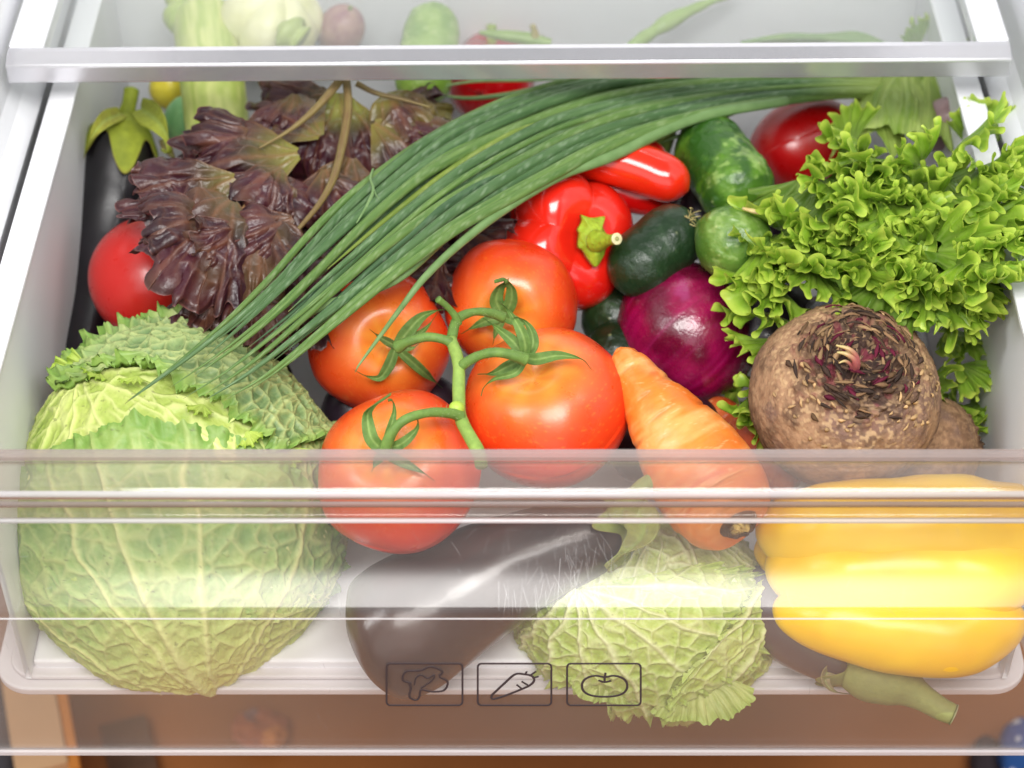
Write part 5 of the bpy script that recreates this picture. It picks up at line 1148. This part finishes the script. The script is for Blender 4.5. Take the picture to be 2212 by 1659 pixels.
# ---------------- things at the back (partly seen through the glass shelf)
m_zu=mat('marrow_skin',attr=True,rough=.4,coat=.1,bumps=((150,.0003,3),),cvar=(120,.06))
zu=thing('pale_marrow',Uz(460,200,.05),"pale green striped vegetable marrow standing at the back, its cut end above the shelf trim",'marrow')
a_,b_=capsule_pts(U(480,360,1.09),U(440,15,1.15),.0175,.0190,e1=.7)
A=np.column_stack([np.array(a_),b_]); s=spline(A,120); P,a=tubeP(s[:,:3],np.maximum(s[:,3],1e-4),60); Q=np.stack(np.broadcast_arrays(np.linspace(0,3,120)[:,None],np.cos(a)[None]*4,np.sin(a)[None]*4),-1)
stq=fbm(Q,2,3,3); cz=mixc(lin((166,186,80)),lin((206,212,128)),np.clip(.5+stq*1.4,0,1)); grid('marrow_body',capgrid(P),m_zu,zu,np.concatenate([cz[:1],cz,cz[-1:]],0),wv=True)
tube('stalk',[U(418,75,1.135),U(400,50,1.14),U(388,30,1.145),U(395,-5,1.15)],[.012,.011,.009,.008],m_zu,zu,40,20,lin((146,172,70)),lin((176,192,96)),9,streak=.8,bump=.3)
def ball(name,C,r,label,cat,c0,c1,seed,lob=0,nl=5,m=None,sc=(1,1,1)):
    th=thing(name,C,label,cat)
    u=np.linspace(0,math.pi,60)[:,None]; vv=np.linspace(0,2*math.pi,90,endpoint=False)[None,:]
    B=basis(camv(.3,.5,.6)); Dd=np.stack([np.sin(u)*np.cos(vv),np.sin(u)*np.sin(vv),np.cos(u)+0*vv],-1)*np.array(sc)
    g=1-lob*(1-np.abs(np.sin(nl*vv/2))**.7)*np.sin(u)**.5+.03*fbm(Dd,1.5,2,seed); P=np.array(C)+(Dd*g[...,None]*r)@B.T
    cc=mixc(lin(c0),lin(c1),np.clip(.5+.8*fbm(Dd,3,4,seed+1),0,1)); grid('flesh',P,m or m_zu,th,cc,wv=True)
    tube('stem',[C+B[:,2]*r*sc[2]*.9,C+B[:,2]*r*sc[2]*1.12],[r*.12,r*.09],m_pst,th,10,10,lin((150,160,90)),lin((110,120,60)),seed); return th
ball('pattypan_squash',U(588,42,1.138),.0300,"large cream coloured ribbed squash seen through the glass shelf at the back",'squash',(222,220,160),(240,236,196),3,lob=.16,nl=6,sc=(1,1,.8))
tube('flower_end',[U(612,60,1.112),U(630,75,1.108),U(650,90,1.108)],[.004,.010,.008],m_zu,bpy.data.objects['pattypan_squash'],24,16,lin((150,172,84)),lin((190,200,120)),19,streak=.6,bump=.3)
ball('purple_turnip',U(737,66,1.15),.0135,"mauve purple turnip with a brown scar, seen through the glass shelf",'turnip',(140,86,100),(176,140,120),5,sc=(1,1,1.25))
cucumber('back_cucumber',U(942,14,1.15),U(905,225,1.12),.0160,.0165,((120,156,56),(156,184,90),(186,200,130)),"light green cucumber at the very back, seen through the glass and below the trim",23,bumpy=.5)
ball('lemon',U(366,190,1.16),.0115,"yellow lemon at the back between the tall eggplant and the marrow",'lemon',(226,206,60),(212,196,70),7,sc=(1,1,1.2))
ball('mint_green_pepper',U(400,262,1.125),.0125,"pale mint green pepper squeezed between the eggplant calyx and the marrow",'pepper',(110,170,110),(142,190,130),9,lob=.1,nl=4,sc=(1,1,1.5))
ball('mauve_onion',U(2036,268,1.10),.0130,"dull mauve onion behind the lettuce near the right wall",'onion',(140,112,118),(168,136,136),11,sc=(1,1,1.3))
ball('olive_courgette',U(1385,325,1.09),.0160,"dull green courgette in shadow behind the red peppers",'courgette',(96,116,52),(130,148,76),13,sc=(.9,.9,2.2))
gc=thing('green_chilli',U(1130,80,1.17),"thin green chilli with an orange stalk lying at the back under the glass shelf",'chilli')
tube('chilli_body',L3([(1035,70),(1080,76),(1140,84),(1190,95)],[1.15]*4),[.001,.003,.004,.003],m_zu,gc,40,12,lin((120,150,60)),lin((150,176,90)),3)
tube('chilli_stalk',L3([(1156,80),(1154,66),(1150,54)],[1.148,1.146,1.144]),[.003,.002,.0018],m_zu,gc,16,10,lin((176,140,70)),lin((130,150,60)),4)
ct=thing('celery_stalk',U(1440,50,1.18),"long thin green celery stalk slanting up to the right behind the glass shelf",'celery')
tube('stalk_body',L3([(1350,110),(1400,76),(1450,44),(1520,10),(1600,-20)],[1.13,1.14,1.145,1.15,1.15]),[.0028,.0036,.0042,.0024,.002],m_zu,ct,60,14,lin((126,156,72)),lin((160,182,104)),5,streak=.6,bump=.2)
lk=thing('leek_leaves',U(1760,86,1.16),"blurred green leek leaves lying flat at the back on the right, under the glass",'leek')
for k in range(6): tube('leaf',L3([(1600+k*18,92-k*1),(1700+k*10,80+k*2),(1800+k*9,84-k*2),(1890+k*6,96)],[1.148+.001*k]*4),[.001,.0022,.002,.0006],m_oni,lk,30,10,lin((96,132,70)),lin((140,164,100)),k)
# added dark fill: unseen eggplant shapes that keep the gaps in the pile dark
for k,(x,y,d,x2,y2,r0,r1,nm) in enumerate([(500,560,1.08,900,420,.02,.021,'a'),(700,560,1.07,1100,330,.022,.02,'b'),(1450,420,1.10,1700,520,.02,.02,'c'),(1750,500,1.08,2000,420,.022,.022,'d'),(1700,760,1.02,1980,640,.02,.022,'e'),(880,560,1.06,1150,600,.018,.018,'f'),(690,900,1.02,1000,880,.019,.019,'g'),(1320,1000,1.0,1560,900,.017,.017,'h'),(1480,560,1.09,1560,300,.019,.019,'i'),(1640,800,1.02,1700,600,.018,.018,'j')]):
    c_=[((30,20,30),(46,34,46)),((28,20,28),(44,34,42))][k%2]
    th=thing('hidden_eggplant',U(x,y,d),["small dark eggplant buried under the red lettuce, on the left","dark eggplant buried under the onion leaves and the red lettuce","dark eggplant at the bottom of the gap beside the bumpy cucumber","dark eggplant buried under the middle of the green lettuce","dark eggplant buried low between the lettuce and the large beetroot","dark eggplant deep behind the upper vine tomato","dark eggplant lying in the gap below the left vine tomato","dark eggplant low down under the large carrot","dark eggplant under the pale cucumber and the dark cucumber","dark eggplant in the gap between the red onion and the large beetroot"][k],'eggplant')
    a_,b_=capsule_pts(U(x,y,d),U(x2,y2,d+.01),r0,r1); lobe_tube('eggplant_body',a_,b_,m_egg,th,c_[0],c_[1],k,60,32)
